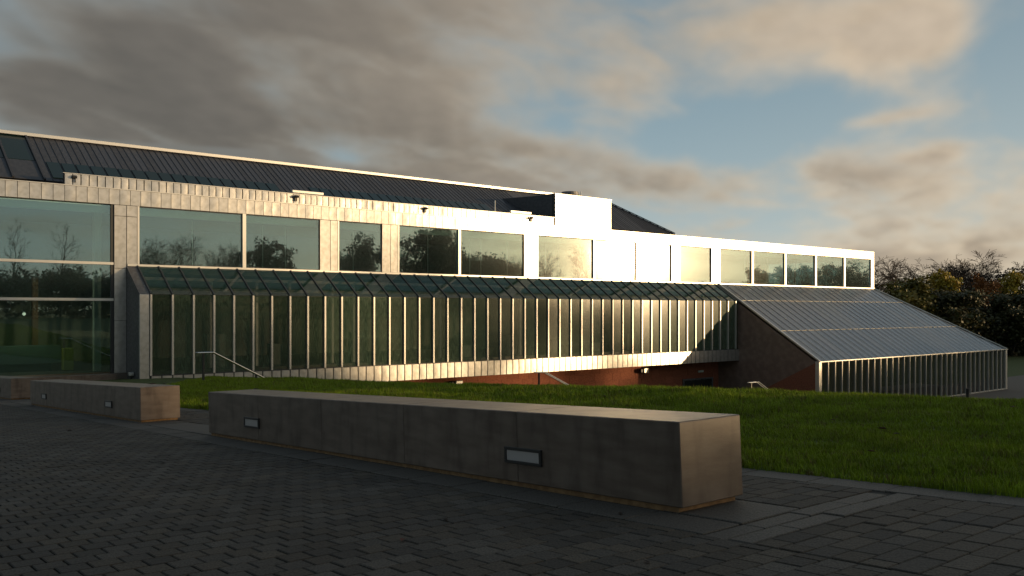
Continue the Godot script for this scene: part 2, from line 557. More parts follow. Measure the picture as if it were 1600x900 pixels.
func make_paving() -> void:
	var r := RandomNumberGenerator.new()
	r.seed = 12
	var slope := Basis(Vector3.RIGHT, -atan(TILT))
	var pav := part("pavement", self, V(0, -EY, 0))
	tag(pav, "", "", "", "structure")
	# bed under the setts
	var st := begin()
	var bed := [[-40.0, -20.0, -0.036], [6.0, -20.0, -0.036], [6.0, 0.0, -0.036], [-40.0, 0.0, -0.036]]
	for seg in [[-20.0, 0.0], [0.0, 46.0]]:
		var y0: float = land(0, seg[0]) - 0.012
		var y1: float = land(0, seg[1]) - 0.012
		q4(st, V(-40, y0, seg[0]), V(6.04, y0, seg[0]), V(6.04, y1, seg[1]), V(-40, y1, seg[1]), Vector3.UP)
	put("bed", done(st), M.joint, pav)
	var kinds := []   # [u, w, du, dw, tone]
	var row := 0
	var w := 1.2
	while w < 30.0:      # small square setts left of the bench line
		var dw := 0.157
		var u := 3.88 - (0.0765 if row % 2 else 0.0) + 0.0
		if row % 2:
			kinds.append([3.88 - 0.036, w + dw * 0.5, 0.0725, dw, 0])
		while u > -8.0:
			var du := 0.153
			kinds.append([u - du * 0.5, w + dw * 0.5, du, dw, 0])
			u -= du
		w += dw
		row += 1
	w = 1.0
	row = 0
	while w < 2.74:       # oblong pavers to the right of the setts
		var u: float = 3.9 + [0.0, -0.13, -0.06][row % 3]
		while u < 5.74:
			var du := r.randf_range(0.21, 0.31)
			var lo := maxf(u, 3.9)
			var hi := minf(u + du, 5.74)
			if hi - lo > 0.03:
				kinds.append([(lo + hi) * 0.5, w + 0.0725, hi - lo, 0.145, 1])
			u += du
		w += 0.145
		row += 1
	w = 3.07
	row = 0
	while w < 28.0:       # and between the benches and the lawn
		var u: float = 4.86 + [0.0, -0.13, -0.06][row % 3]
		while u < 5.74:
			var du := r.randf_range(0.21, 0.31)
			var lo := maxf(u, 4.86)
			var hi := minf(u + du, 5.74)
			if hi - lo > 0.03:
				kinds.append([(lo + hi) * 0.5, w + 0.0725, hi - lo, 0.145, 1])
			u += du
		w += 0.145
		row += 1
	var uu := 3.9
	while uu < 5.7:       # granite band across
		kinds.append([uu + 0.23, 2.827, 0.46, 0.15, 2])
		kinds.append([uu + 0.12, 2.982, 0.46, 0.15, 2])
		uu += 0.46
	w = 3.07
	while w < 30.0:       # granite margin along the bench line, on and between the benches
		kinds.append([4.07, w + 0.3, 0.34, 0.6, 2])
		kinds.append([4.555, w + 0.3, 0.60, 0.6, 2])
		w += 0.6
	w = 0.6
	while w < 30.0:       # edging slabs along the lawn
		kinds.append([5.9, w + 0.3, 0.29, 0.6, 3])
		w += 0.6
	# keep what the camera may see, nearest first
	var seen := []
	for k in kinds:
		var z: float = 0.636 * k[0] + 0.7717 * k[1]
		var x: float = 0.7717 * k[0] - 0.636 * k[1]
		if z > 2.0 and absf(x) < z * 0.66 + 0.6 and z < 34.0:
			seen.append([z / sqrt(k[2] * k[3] / 0.024), k])
	seen.sort_custom(func(a, b): return a[0] < b[0])
	var spots := []
	var tints := []
	var n := 0
	var dips := FastNoiseLite.new()
	dips.seed = 31
	dips.frequency = 0.4
	for s in seen:
		var k: Array = s[1]
		var tone: int = [r.randi() % 5, [0, 1, 3, 4, 4][r.randi() % 5], 5, 5][k[4]]
		var sz := Vector3(k[2] - (0.009 if k[4] == 0 else 0.006), 0.05, k[3] - (0.003 if k[4] == 0 else 0.006))
		var at := V(k[0], land(0, k[1]) - 0.025 + r.randf_range(-0.0015, 0.0015) + dips.get_noise_2d(k[0], k[1]) * 0.012, k[1])
		var b := slope * Basis(Vector3.RIGHT, r.randf_range(-0.005, 0.005)) * Basis(Vector3.BACK, r.randf_range(-0.007, 0.007))
		if n < 299:
			sz = Vector3(snappedf(sz.x, 0.01) if k[4] == 1 else sz.x, 0.05, sz.z)
			put("sett" if k[4] == 0 else "paver" if k[4] == 1 else "slab", box_mesh(sz, 0.005), M["sett%d" % tone], pav, at, b)
			n += 1
		else:
			spots.append(Transform3D(b.scaled_local(sz / Vector3(0.15, 0.05, 0.15)), at - pav.global_position))
			var c: Color = [Color(0.060, 0.054, 0.046), Color(0.072, 0.065, 0.056), Color(0.086, 0.078, 0.067), Color(0.072, 0.061, 0.047), Color(0.084, 0.071, 0.055), Color(0.112, 0.102, 0.089)][tone]
			var f := r.randf_range(0.8, 1.2) * (1.0 + 0.35 * dips.get_noise_2d(k[0] * 2.0 + 40.0, k[1] * 2.0))
			tints.append(Color(c.r * f, c.g * f, c.b * f))
	var mm := MultiMesh.new()
	mm.transform_format = MultiMesh.TRANSFORM_3D
	mm.use_colors = true
	mm.mesh = box_mesh(Vector3(0.15, 0.05, 0.15), 0.005)
	mm.instance_count = spots.size()
	for i in spots.size():
		mm.set_instance_transform(i, spots[i])
		mm.set_instance_color(i, tints[i])
	var o := MultiMeshInstance3D.new()
	o.name = "farther_setts"
	o.multimesh = mm
	o.material_override = M.setts
	o.set_meta("kind", "stuff")
	pav.add_child(o, true)
	print("setts ", spots.size())
	# path along the foot of the glazed wing
	var ps := begin()
	q4(ps, V(52, LOW + 0.03, 27.5), V(150, LOW + 0.03, 27.5), V(150, LOW + 0.03, WING + 6.0), V(52, LOW + 0.03, WING + 6.0), Vector3.UP)
	tag(put("path", done(ps), M.path, self), "", "", "", "structure")

# ------------------------------------------------------------------ benches
func bench(w0: float, w1: float, u0: float, wide: float, high: float, lights: Array, label: String, group: String) -> void:
	var foot := land(0, w0)
	var root := thing("stone_bench", V(u0 + wide * 0.5, foot, w0), label, "bench", group)
	var tilt := Basis(Vector3.RIGHT, -atan(TILT))
	var count := int(round((w1 - w0) / 1.64))
	var step := (w1 - w0) / count
	for i in count:
		var mid := w0 + step * (i + 0.5)
		var y := land(0, mid) + 0.035 + high * 0.5
		put("stone_block", box_mesh(Vector3(wide, high, step - 0.0025), 0.006), M["sand%d" % ((i * 3 + int(w0)) % 4)], root, V(u0 + wide * 0.5, y, mid), tilt)
	var mw := (w0 + w1) * 0.5
	put("plinth", box_mesh(Vector3(wide - 0.05, 0.05, w1 - w0 - 0.06), 0.002), M.plinth, root, V(u0 + wide * 0.5, land(0, mw) + 0.018, mw), tilt)
	for lw in lights:
		var at := V(u0 - 0.004, land(0, lw) + 0.235, lw)
		var lamp := part("recessed_light", root, at)
		lamp.basis = tilt
		for e in [[0, 0.05, 0.42, 0.022], [0, -0.05, 0.42, 0.022]]:
			var m := put("frame", box_mesh(Vector3(0.024, e[3], e[2]), 0.003), M.dark_steel, lamp, at)
			m.position = Vector3(-0.004, e[1], 0)
		for s in [-1, 1]:
			var m := put("frame", box_mesh(Vector3(0.024, 0.078, 0.022), 0.003), M.dark_steel, lamp, at)
			m.position = Vector3(-0.004, 0, s * 0.199)
		var l := put("lens", box_mesh(Vector3(0.012, 0.078, 0.376), 0.002), M.lens, lamp, at)
		l.position = Vector3(-0.002, 0, 0)

# ------------------------------------------------------------------ the museum
func facing() -> Basis:
	return Basis(Vector3.UP, 0.0)   # a sheet's face looks along +z, from the museum to the viewer

func make_museum() -> void:
	museum = thing("museum_building", V(45, LOW, FRONT), "long low museum with metal cladding, dark pitched roof and glazed bay", "building")
	var r := RandomNumberGenerator.new()
	r.seed = 21
	# structure: floor, back wall, roof slabs, ends
	var shell := part("wall", museum, V(45, 0, 50))
	block("floor", Vector3(2.0, -3.1, FRONT - 0.1), Vector3(78.6, -2.82, 54), M.inside_floor, shell)
	block("back_wall", Vector3(2.0, -2.82, 53.4), Vector3(78.6, 5.3, 54), M.inside_dark, shell)
	block("ceiling", Vector3(2.0, 4.83, FRONT + 0.02), Vector3(78.6, 5.2, 54), M.inside_wall, shell)
	block("end_wall", Vector3(2.0, -2.82, FRONT + 0.05), Vector3(2.3, 4.83, 53.4), M.inside_dark, shell)
	block("downstand", Vector3(2.3, 4.42, FRONT + 0.35), Vector3(78.3, 4.83, FRONT + 0.5), M.inside_white, shell)
	block("gallery_floor", Vector3(12.3, 1.75, FRONT + 0.9), Vector3(78.3, 2.0, 50), M.inside_wall, shell)
	# right end: a glazed corner
	block("end_glazing", Vector3(78.2, SILL + 0.05, FRONT + 0.2), Vector3(78.24, HEAD, 53.4), M.pane, shell)
	block("end_base", Vector3(78.0, -3.0, FRONT + 0.3), Vector3(78.5, SILL - 0.08, 53.4), M.inside_dark, shell)
	# fascia
	var fas := part("fascia", museum, V(45, 5.15, FRONT))
	block("fascia_core", Vector3(2.0, 4.80, FRONT + 0.03), Vector3(78.66, 5.48, FRONT + 0.3), M.dark_frame, fas)
	var u := 2.0
	var i := 0
	while u < 78.4:
		put("fascia_panel", sheet_metal(0.446, 0.69, 0.03, r.randi() % 7), M.clad, fas, V(u + 0.228, 5.145, FRONT), Basis(Vector3.UP, r.randf_range(-0.006, 0.006)) * Basis(Vector3.RIGHT, r.randf_range(-0.006, 0.006)))
		u += 0.456
		i += 1
	block("coping", Vector3(2.0, 5.492, FRONT - 0.03), Vector3(78.72, 5.53, FRONT + 0.34), M.trim, fas)
	block("fascia_return", Vector3(78.66, 4.80, FRONT - 0.01), Vector3(78.72, 5.49, 54), M.clad, fas)
	# upper parapet
	var par := part("parapet", museum, V(24, 5.8, FRONT + 0.35))
	block("parapet_core", Vector3(9.36, 5.5, FRONT + 0.37), Vector3(38.5, 6.03, FRONT + 0.6), M.dark_frame, par)
	u = 9.36
	while u < 38.3:
		put("parapet_panel", sheet_metal(0.306, 0.545, 0.03, 10 + r.randi() % 6), M.clad, par, V(u + 0.168, 5.79, FRONT + 0.345 + r.randf_range(-0.012, 0.012)), Basis(Vector3.UP, r.randf_range(-0.03, 0.03)) * Basis(Vector3.RIGHT, r.randf_range(-0.012, 0.012)))
		u += 0.338
	block("coping", Vector3(9.3, 6.062, FRONT + 0.3), Vector3(38.52, 6.09, FRONT + 0.62), M.trim, par)
	# columns: pairs of panels between the upper windows
	for c in [[11.33, 11.87, 12.43], [21.53, 22.14, 22.66], [25.3, 25.86, 26.42], [35.59, 36.14, 36.77], [45.89, 46.2, 46.51], [49.69, 50.2, 50.68], [54.34, 54.86, 55.43]]:
		var left: bool = c[0] < 12.0
		var lowest := -2.82 if left else SILL
		var col := part("column", museum, V(c[1], lowest, FRONT))
		block("column_core", Vector3(c[0], lowest, FRONT + 0.03), Vector3(c[2], 4.8, FRONT + 0.34), M.dark_frame, col)
		for s in 2:
			var a: float = c[s] + 0.01
			var b: float = c[s + 1] - 0.01 - (0.09 if s == 1 else 0.0)
			var y := lowest
			while y < 4.7:
				var hgt := minf(2.37 if left else 2.66, 4.795 - y)
				if left and y < 1.5:
					hgt = minf(hgt, SILL - y)
				if hgt < 0.05:
					break
				put("column_panel", sheet_metal(snappedf(b - a, 0.01), snappedf(hgt, 0.01) - 0.01, 0.03, 20 + r.randi() % 4), M.clad, col, V((a + b) * 0.5, y + hgt * 0.5, FRONT + 0.004))
				y += hgt
		block("jamb", Vector3(c[2] - 0.09, lowest, FRONT - 0.02), Vector3(c[2], 4.795, FRONT + 0.03), M.trim, col)
	# upper windows
	var wins := [[12.43, 17.33], [17.51, 21.53], [22.66, 25.3], [26.42, 30.51], [30.69, 35.59], [36.77, 41.69], [41.87, 45.89], [46.51, 49.69], [50.68, 54.34], [55.43, 59.49], [59.74, 64.08], [64.36, 68.68], [68.97, 73.38], [73.7, 78.15]]
	var count := 0
	for p in wins:
		var win := part("window", museum, V((p[0] + p[1]) * 0.5, SILL, FRONT))
		var yaw := Basis(Vector3.UP, r.randf_range(-0.003, 0.003)) * Basis(Vector3.RIGHT, r.randf_range(-0.0016, 0.0016))
		var cx: float = (p[0] + p[1]) * 0.5
		put("pane", box_mesh(Vector3(p[1] - p[0] - 0.02, HEAD - SILL - 0.03, 0.024), 0.002), M.pane, win, V(cx, (SILL + HEAD) * 0.5, FRONT + 0.1), yaw)
		block("frame", Vector3(p[0], HEAD - 0.035, FRONT + 0.05), Vector3(p[1], HEAD, FRONT + 0.16), M.dark_frame, win)
		block("frame", Vector3(p[0], SILL, FRONT + 0.05), Vector3(p[1], SILL + 0.03, FRONT + 0.16), M.dark_frame, win)
		# thin hanging rods of the blinds behind the glass
		var x: float = p[0] + 0.5
		while x < p[1] - 0.2:
			if r.randf() < 0.6:
				block("blind_rod", Vector3(x, SILL + 0.05, FRONT + 1.2), Vector3(x + 0.035, 4.42, FRONT + 1.235), M.inside_white, win)
			x += r.randf_range(0.8, 1.3)
		count += 1
	for p in [[17.33, 17.51], [30.51, 30.69], [41.69, 41.87], [59.49, 59.74], [64.08, 64.36], [68.68, 68.97], [73.38, 73.7], [78.15, 78.7]]:
		block("mullion", Vector3(p[0], SILL, FRONT - 0.02), Vector3(minf(p[1], p[0] + 0.24), HEAD + 0.01, FRONT + 0.2), M.trim, museum)
	block("corner_post", Vector3(78.45, SILL, FRONT - 0.018), Vector3(78.69, HEAD + 0.01, FRONT + 0.2), M.trim, museum)
	block("sill", Vector3(11.9, SILL - 0.1, FRONT - 0.06), Vector3(78.75, SILL, FRONT + 0.3), M.trim, museum)
	# tall entrance glazing on the left
	var hall := part("entrance_glazing", museum, V(7, -2.82, FRONT))
	var levels := [[-2.76, 0.44], [0.56, 2.07], [2.19, 4.76]]
	for l in levels:
		for p in [[2.0, 6.55], [6.6, 11.31]]:
			put("pane", box_mesh(Vector3(p[1] - p[0], l[1] - l[0], 0.024), 0.002), M.pane, hall, V((p[0] + p[1]) * 0.5, (l[0] + l[1]) * 0.5, FRONT + 0.1))
	for y in [0.5, 2.13]:
		block("transom", Vector3(2.0, y - 0.06, FRONT + 0.0), Vector3(11.32, y + 0.06, FRONT + 0.17), M.trim, hall)
	block("jamb", Vector3(11.2, -2.8, FRONT + 0.04), Vector3(11.325, 4.79, FRONT + 0.19), M.dark_frame, hall)
	block("plinth", Vector3(2.0, -3.15, FRONT - 0.55), Vector3(11.3, -2.82, FRONT + 0.2), M.sand1, hall)
	# furniture behind the glass
	var lobby := part("lobby", museum, V(8, -2.82, 46))
	block("desk", Vector3(3.0, -2.45, 45.3), Vector3(9.85, -1.62, 46.2), M.desk, lobby)
	block("desk_base", Vector3(3.2, -2.82, 45.5), Vector3(9.5, -2.45, 46.1), M.inside_dark, lobby)
	block("lime_column", Vector3(9.9, -2.8, 45.0), Vector3(10.35, -1.75, 45.4), M.lime, lobby, 0.03)
	block("timber_post", Vector3(9.0, -2.8, 47.0), Vector3(9.25, 1.6, 47.25), M.timber, lobby)
	block("inner_column", Vector3(10.9, -2.8, 43.6), Vector3(11.2, 4.8, 43.9), M.inside_white, lobby)
	pendant(V(8.2, -0.15, 44.6), 1.4, 4.83, "small lit globe lamp above the entrance desk")
	pendant(V(12.75, 3.62, 43.6), 0.5, 4.83, "small lit globe lamp in the first upper window")
	make_bay(r)
	make_wing(r)
	make_roof(r)
	make_base(r)

func pendant(at: Vector3, energy: float, ceiling: float, label: String) -> void:
	var o := thing("pendant_lamp", at, label, "lamp", "lit globe lamps inside the museum")
	var ball := SphereMesh.new()
	ball.radius = 0.07
	ball.height = 0.14
	put("lamp_bulb", ball, M.glow, o, at)
	var top := ceiling + EY
	put("cord", box_mesh(Vector3(0.012, top - at.y - 0.07, 0.012), 0.001), M.dark_steel, o, Vector3(at.x, (top + at.y + 0.07) * 0.5, at.z))
	var l := OmniLight3D.new()
	l.name = "lamp_light"
	l.light_color = Color(1.0, 0.93, 0.78)
	l.light_energy = energy
	l.light_size = 0.06
	l.omni_range = 30.0
	l.omni_attenuation = 2.0
	l.shadow_enabled = true
	o.add_child(l)

func sheet(wide: float, high: float) -> ArrayMesh:
	var key := "pane%.3f,%.3f" % [wide, high]
	if not meshes.has(key):
		var st := begin()
		var a := Vector3(wide * 0.5, 0, 0)
		var b := Vector3(0, high * 0.5, 0)
		q4(st, -a - b, a - b, a + b, -a + b, Vector3.BACK)
		meshes[key] = done(st)
	return meshes[key]

func make_bay(r: RandomNumberGenerator) -> void:
	var bay := part("glazed_bay", museum, V(33, -3.76, BAY))
	var u0 := 12.335
	var pitch := 0.9410
	var n := 45
	var bottom := -2.87
	var end := u0 + pitch * n + 0.35      # meets the wing's gable
	block("corner_panel", Vector3(11.86, -3.76, BAY - 0.02), Vector3(12.27, EAVE, BAY + 0.1), M.clad, bay, 0.01)
	# left end wall, dark leadwork
	plate("end_wall", [V(11.87, -3.76, BAY + 0.1), V(11.87, EAVE - 0.02, BAY + 0.1), V(11.87, SILL - 0.12, FRONT), V(11.87, -3.76, FRONT)], Vector3.LEFT, 0.05, M.lead, bay)
	var down := (V(0, EAVE, BAY) - V(0, SILL - 0.1, FRONT)).normalized()
	var nrm := Vector3(0, -down.z, down.y)
	if nrm.y < 0:
		nrm = -nrm
	plate("verge", [V(11.86, EAVE + 0.01, BAY), V(12.3, EAVE + 0.01, BAY), V(12.3, SILL - 0.09, FRONT), V(11.86, SILL - 0.09, FRONT)], nrm, 0.06, M.lead, bay)
	for i in n + 1:
		var u := u0 + pitch * i
		block("mullion", Vector3(u - 0.045, bottom, BAY - 0.07), Vector3(u + 0.045, EAVE, BAY + 0.1), M.mullion, bay)
		var a := V(u, EAVE + 0.012, BAY - 0.03)
		var b := V(u, SILL - 0.085, FRONT - 0.03)
		bar("roof_bar", a, b, 0.07, 0.09, nrm, M.lead_bar, bay)
		var wide := pitch if i < n else 0.35
		var mid := u + wide * 0.5
		if i < n or true:
			put("pane", sheet(wide - 0.06, EAVE - bottom - 0.02), M["bay_pane%d" % (r.randi() % 4)], bay, V(mid, (EAVE + bottom) * 0.5, BAY + 0.02), Basis(Vector3.UP, r.randf_range(-0.004, 0.004)))
			plate("roof_pane", [V(u + 0.03, EAVE + 0.01, BAY - 0.02), V(u + wide - 0.03, EAVE + 0.01, BAY - 0.02), V(u + wide - 0.03, SILL - 0.09, FRONT - 0.02), V(u + 0.03, SILL - 0.09, FRONT - 0.02)], nrm, 0.008, M.bay_roof, bay)
		for h in 2:
			var x := u + h * pitch * 0.5
			if x < end - 0.2:
				put("skirt_panel", sheet_metal(pitch * 0.5 - 0.05, 0.84, 0.03, 30 + r.randi() % 5), M.clad, bay, V(x + pitch * 0.25, -3.32, BAY - 0.02), Basis(Vector3.UP, r.randf_range(-0.008, 0.008)))
	block("eave_beam", Vector3(12.28, EAVE - 0.05, BAY + 0.05), Vector3(end, EAVE + 0.02, BAY + 0.16), M.dark_frame, bay)
	block("sill_rail", Vector3(12.28, -2.91, BAY + 0.0), Vector3(end, -2.85, BAY + 0.15), M.dark_frame, bay)
	block("skirt_core", Vector3(11.9, -3.75, BAY + 0.005), Vector3(end, -2.89, BAY + 0.12), M.dark_frame, bay)
	block("bay_floor", Vector3(11.9, -3.76, BAY + 0.13), Vector3(end, -3.0, FRONT - 0.1), M.inside_dark, bay)
	# purlins and inner columns seen through the glass
	for k in 2:
		var f: float = [0.36, 0.72][k]
		block("purlin", Vector3(12.4, lerpf(EAVE, SILL, f) - 0.34, lerpf(BAY, FRONT, f) - 0.04), Vector3(end, lerpf(EAVE, SILL, f) - 0.2, lerpf(BAY, FRONT, f) + 0.08), M.inside_white, bay)
	for u in [16.05, 18.4, 20.2, 22.7, 24.0, 29.8, 36.0, 40.4, 47.5]:
		block("inner_column", Vector3(u, -2.85, FRONT + 0.9), Vector3(u + 0.14, 1.6, FRONT + 1.04), M.inside_white, bay)
	# things on show behind the glass
	for u in [16.0, 19.4, 24.2, 28.3, 31.6, 35.2, 39.0, 42.6, 46.3]:
		var hgt := r.randf_range(0.5, 1.7)
		block("display_case", Vector3(u, -2.85, FRONT + 1.2), Vector3(u + r.randf_range(0.5, 1.1), -2.85 + hgt, FRONT + 1.8), M.inside_wall, bay)

func make_wing(r: RandomNumberGenerator) -> void:
	var wing := part("glazed_wing", museum, V(70, LOW, WING))
	var u0 := 55.09
	var u1 := 86.6
	var ey := -3.52
	var top_y := SILL - 0.1
	var slope := (top_y - ey) / (FRONT - WING)
	var nrm := Vector3(0, FRONT - WING, top_y - ey).normalized()
	var pitch := 0.9105
	var n := 34
	# gable facing the forecourt: metal above, red stone in the lower corner
	var gx := u0
	plate("gable", [V(gx, ey, WING + 0.02), V(gx, top_y, FRONT), V(gx, LOW, FRONT), V(gx, LOW, 37.6), V(gx, -5.62, 37.6)], Vector3.LEFT, 0.3, M.gable, wing)
	plate("gable_base", [V(gx - 0.02, ey - 0.03, WING + 0.05), V(gx - 0.02, -5.62, 37.6), V(gx - 0.02, LOW, 40.8), V(gx - 0.02, LOW, WING + 0.05)], Vector3.LEFT, 0.3, M.red0, wing)
	bar("verge", V(gx + 0.05, ey + 0.03, WING - 0.05), V(gx + 0.05, top_y + 0.03, FRONT - 0.05), 0.16, 0.1, nrm, M.trim, wing)
	block("corner_post", Vector3(gx - 0.03, LOW, WING - 0.06), Vector3(gx + 0.26, ey, WING + 0.24), M.trim, wing, 0.01)
	block("corner_post", Vector3(u1 - 0.3, LOW, WING - 0.06), Vector3(u1 + 0.05, ey, WING + 0.24), M.trim, wing, 0.01)
	plate("roof_deck", [V(u0, ey - 0.06, WING), V(u1, ey - 0.06, WING), V(78.7, top_y - 0.06, FRONT), V(u0, top_y - 0.06, FRONT)], nrm, 0.1, M.wing_seam, wing)
	# roof: strips between standing seams, laid in three courses, cut by the hip at the far end
	var hip := (u1 - 78.7) / (FRONT - WING)      # how far the hip runs back per metre
	var cuts := [WING - 0.06, 36.6, BAY, FRONT - 0.04]
	for i in n + 1:
		var a := u0 + 0.1 + pitch * i
		var b := minf(a + pitch, u1)
		for k in 3:
			var w0: float = cuts[k]
			var w1: float = cuts[k + 1]
			var lim := WING + (u1 - a) / hip        # where the hip cuts the strip's left edge
			var lim_b := WING + (u1 - b) / hip
			if a >= u1 or lim <= w0 + 0.02:
				continue
			var y0 := ey + slope * (w0 - WING) - 0.006 * (2 - k)
			var pts := []
			var yy := func(w: float) -> float:
				return ey + slope * (w - WING) - 0.006 * (2 - k)
			pts.append(V(a, y0, w0))
			if lim_b > w0:
				pts.append(V(b - 0.01, y0, w0))
				if lim_b >= w1:
					pts.append(V(b - 0.01, yy.call(w1 - 0.01), w1 - 0.01))
				else:
					pts.append(V(b - 0.01, yy.call(lim_b), lim_b))
			else:
				var x := u1 - hip * (w0 - WING)
				pts.append(V(x, y0, w0))
			if lim >= w1:
				if lim_b < w1:
					pts.append(V(u1 - hip * (w1 - WING), yy.call(w1 - 0.01), w1 - 0.01))
				pts.append(V(a + 0.01, yy.call(w1 - 0.01), w1 - 0.01))
			else:
				pts.append(V(a + 0.01, yy.call(lim), lim))
			if pts.size() > 2:
				plate("roof_panel", pts, nrm + Vector3(r.randf_range(-0.012, 0.012), 0, r.randf_range(-0.006, 0.006)), 0.02, M["wing_roof%d" % (r.randi() % 4)], wing)
		var top := minf(FRONT - 0.05, WING + (u1 - a) / hip)
		if top > WING + 0.3:
			bar("roof_seam", V(a, ey + 0.02, WING - 0.05), V(a, ey + 0.02 + slope * (top - WING), top), 0.045, 0.03, nrm, M.wing_seam, wing)
	for jw in [36.6, BAY]:
		block("roof_joint", Vector3(u0 + 0.1, ey + slope * (jw - WING) + 0.004, jw - 0.02), Vector3(u1 - hip * (jw - WING), ey + slope * (jw - WING) + 0.016, jw + 0.02), M.mullion, wing)
	bar("hip_cap", V(u1, ey + 0.03, WING - 0.05), V(78.7, top_y + 0.03, FRONT - 0.05), 0.14, 0.08, Vector3.UP, M.trim, wing)
	plate("hip_end", [V(u1, ey, WING), V(78.7, top_y, FRONT), V(78.7, top_y, 52), V(u1, ey, 52)], Vector3(5.6, 7.9, 0), 0.05, M.wing_roof1, wing)
	# glazed front
	var x0 := gx + 0.284
	for i in n:
		var u := x0 + pitch * i
		block("mullion", Vector3(u - 0.032, LOW, WING - 0.06), Vector3(u + 0.032, ey, WING + 0.06), M.mullion, wing)
		put("pane", sheet(pitch - 0.05, ey - LOW - 0.05), M.wing_pane, wing, V(u + pitch * 0.5, (ey + LOW) * 0.5, WING + 0.04), Basis(Vector3.UP, r.randf_range(-0.004, 0.004)))
	block("base_rail", Vector3(gx + 0.2, LOW - 0.1, WING - 0.03), Vector3(u1, LOW + 0.12, WING + 0.15), M.trim, wing)
	block("eave_gutter", Vector3(gx, ey - 0.06, WING - 0.13), Vector3(u1 + 0.08, ey + 0.0, WING + 0.02), M.trim, wing)
	block("end_pane", Vector3(u1 - 0.04, LOW, WING + 0.3), Vector3(u1, ey, 52), M.wing_pane, wing)
	# inside
	block("wing_floor", Vector3(gx, LOW - 0.2, WING + 0.1), Vector3(u1 - 0.1, LOW + 0.02, FRONT), M.inside_floor, wing)
	block("wing_back", Vector3(gx + 0.3, LOW, FRONT - 1.2), Vector3(78.0, 0.6, FRONT - 1.0), M.inside_dark, wing)

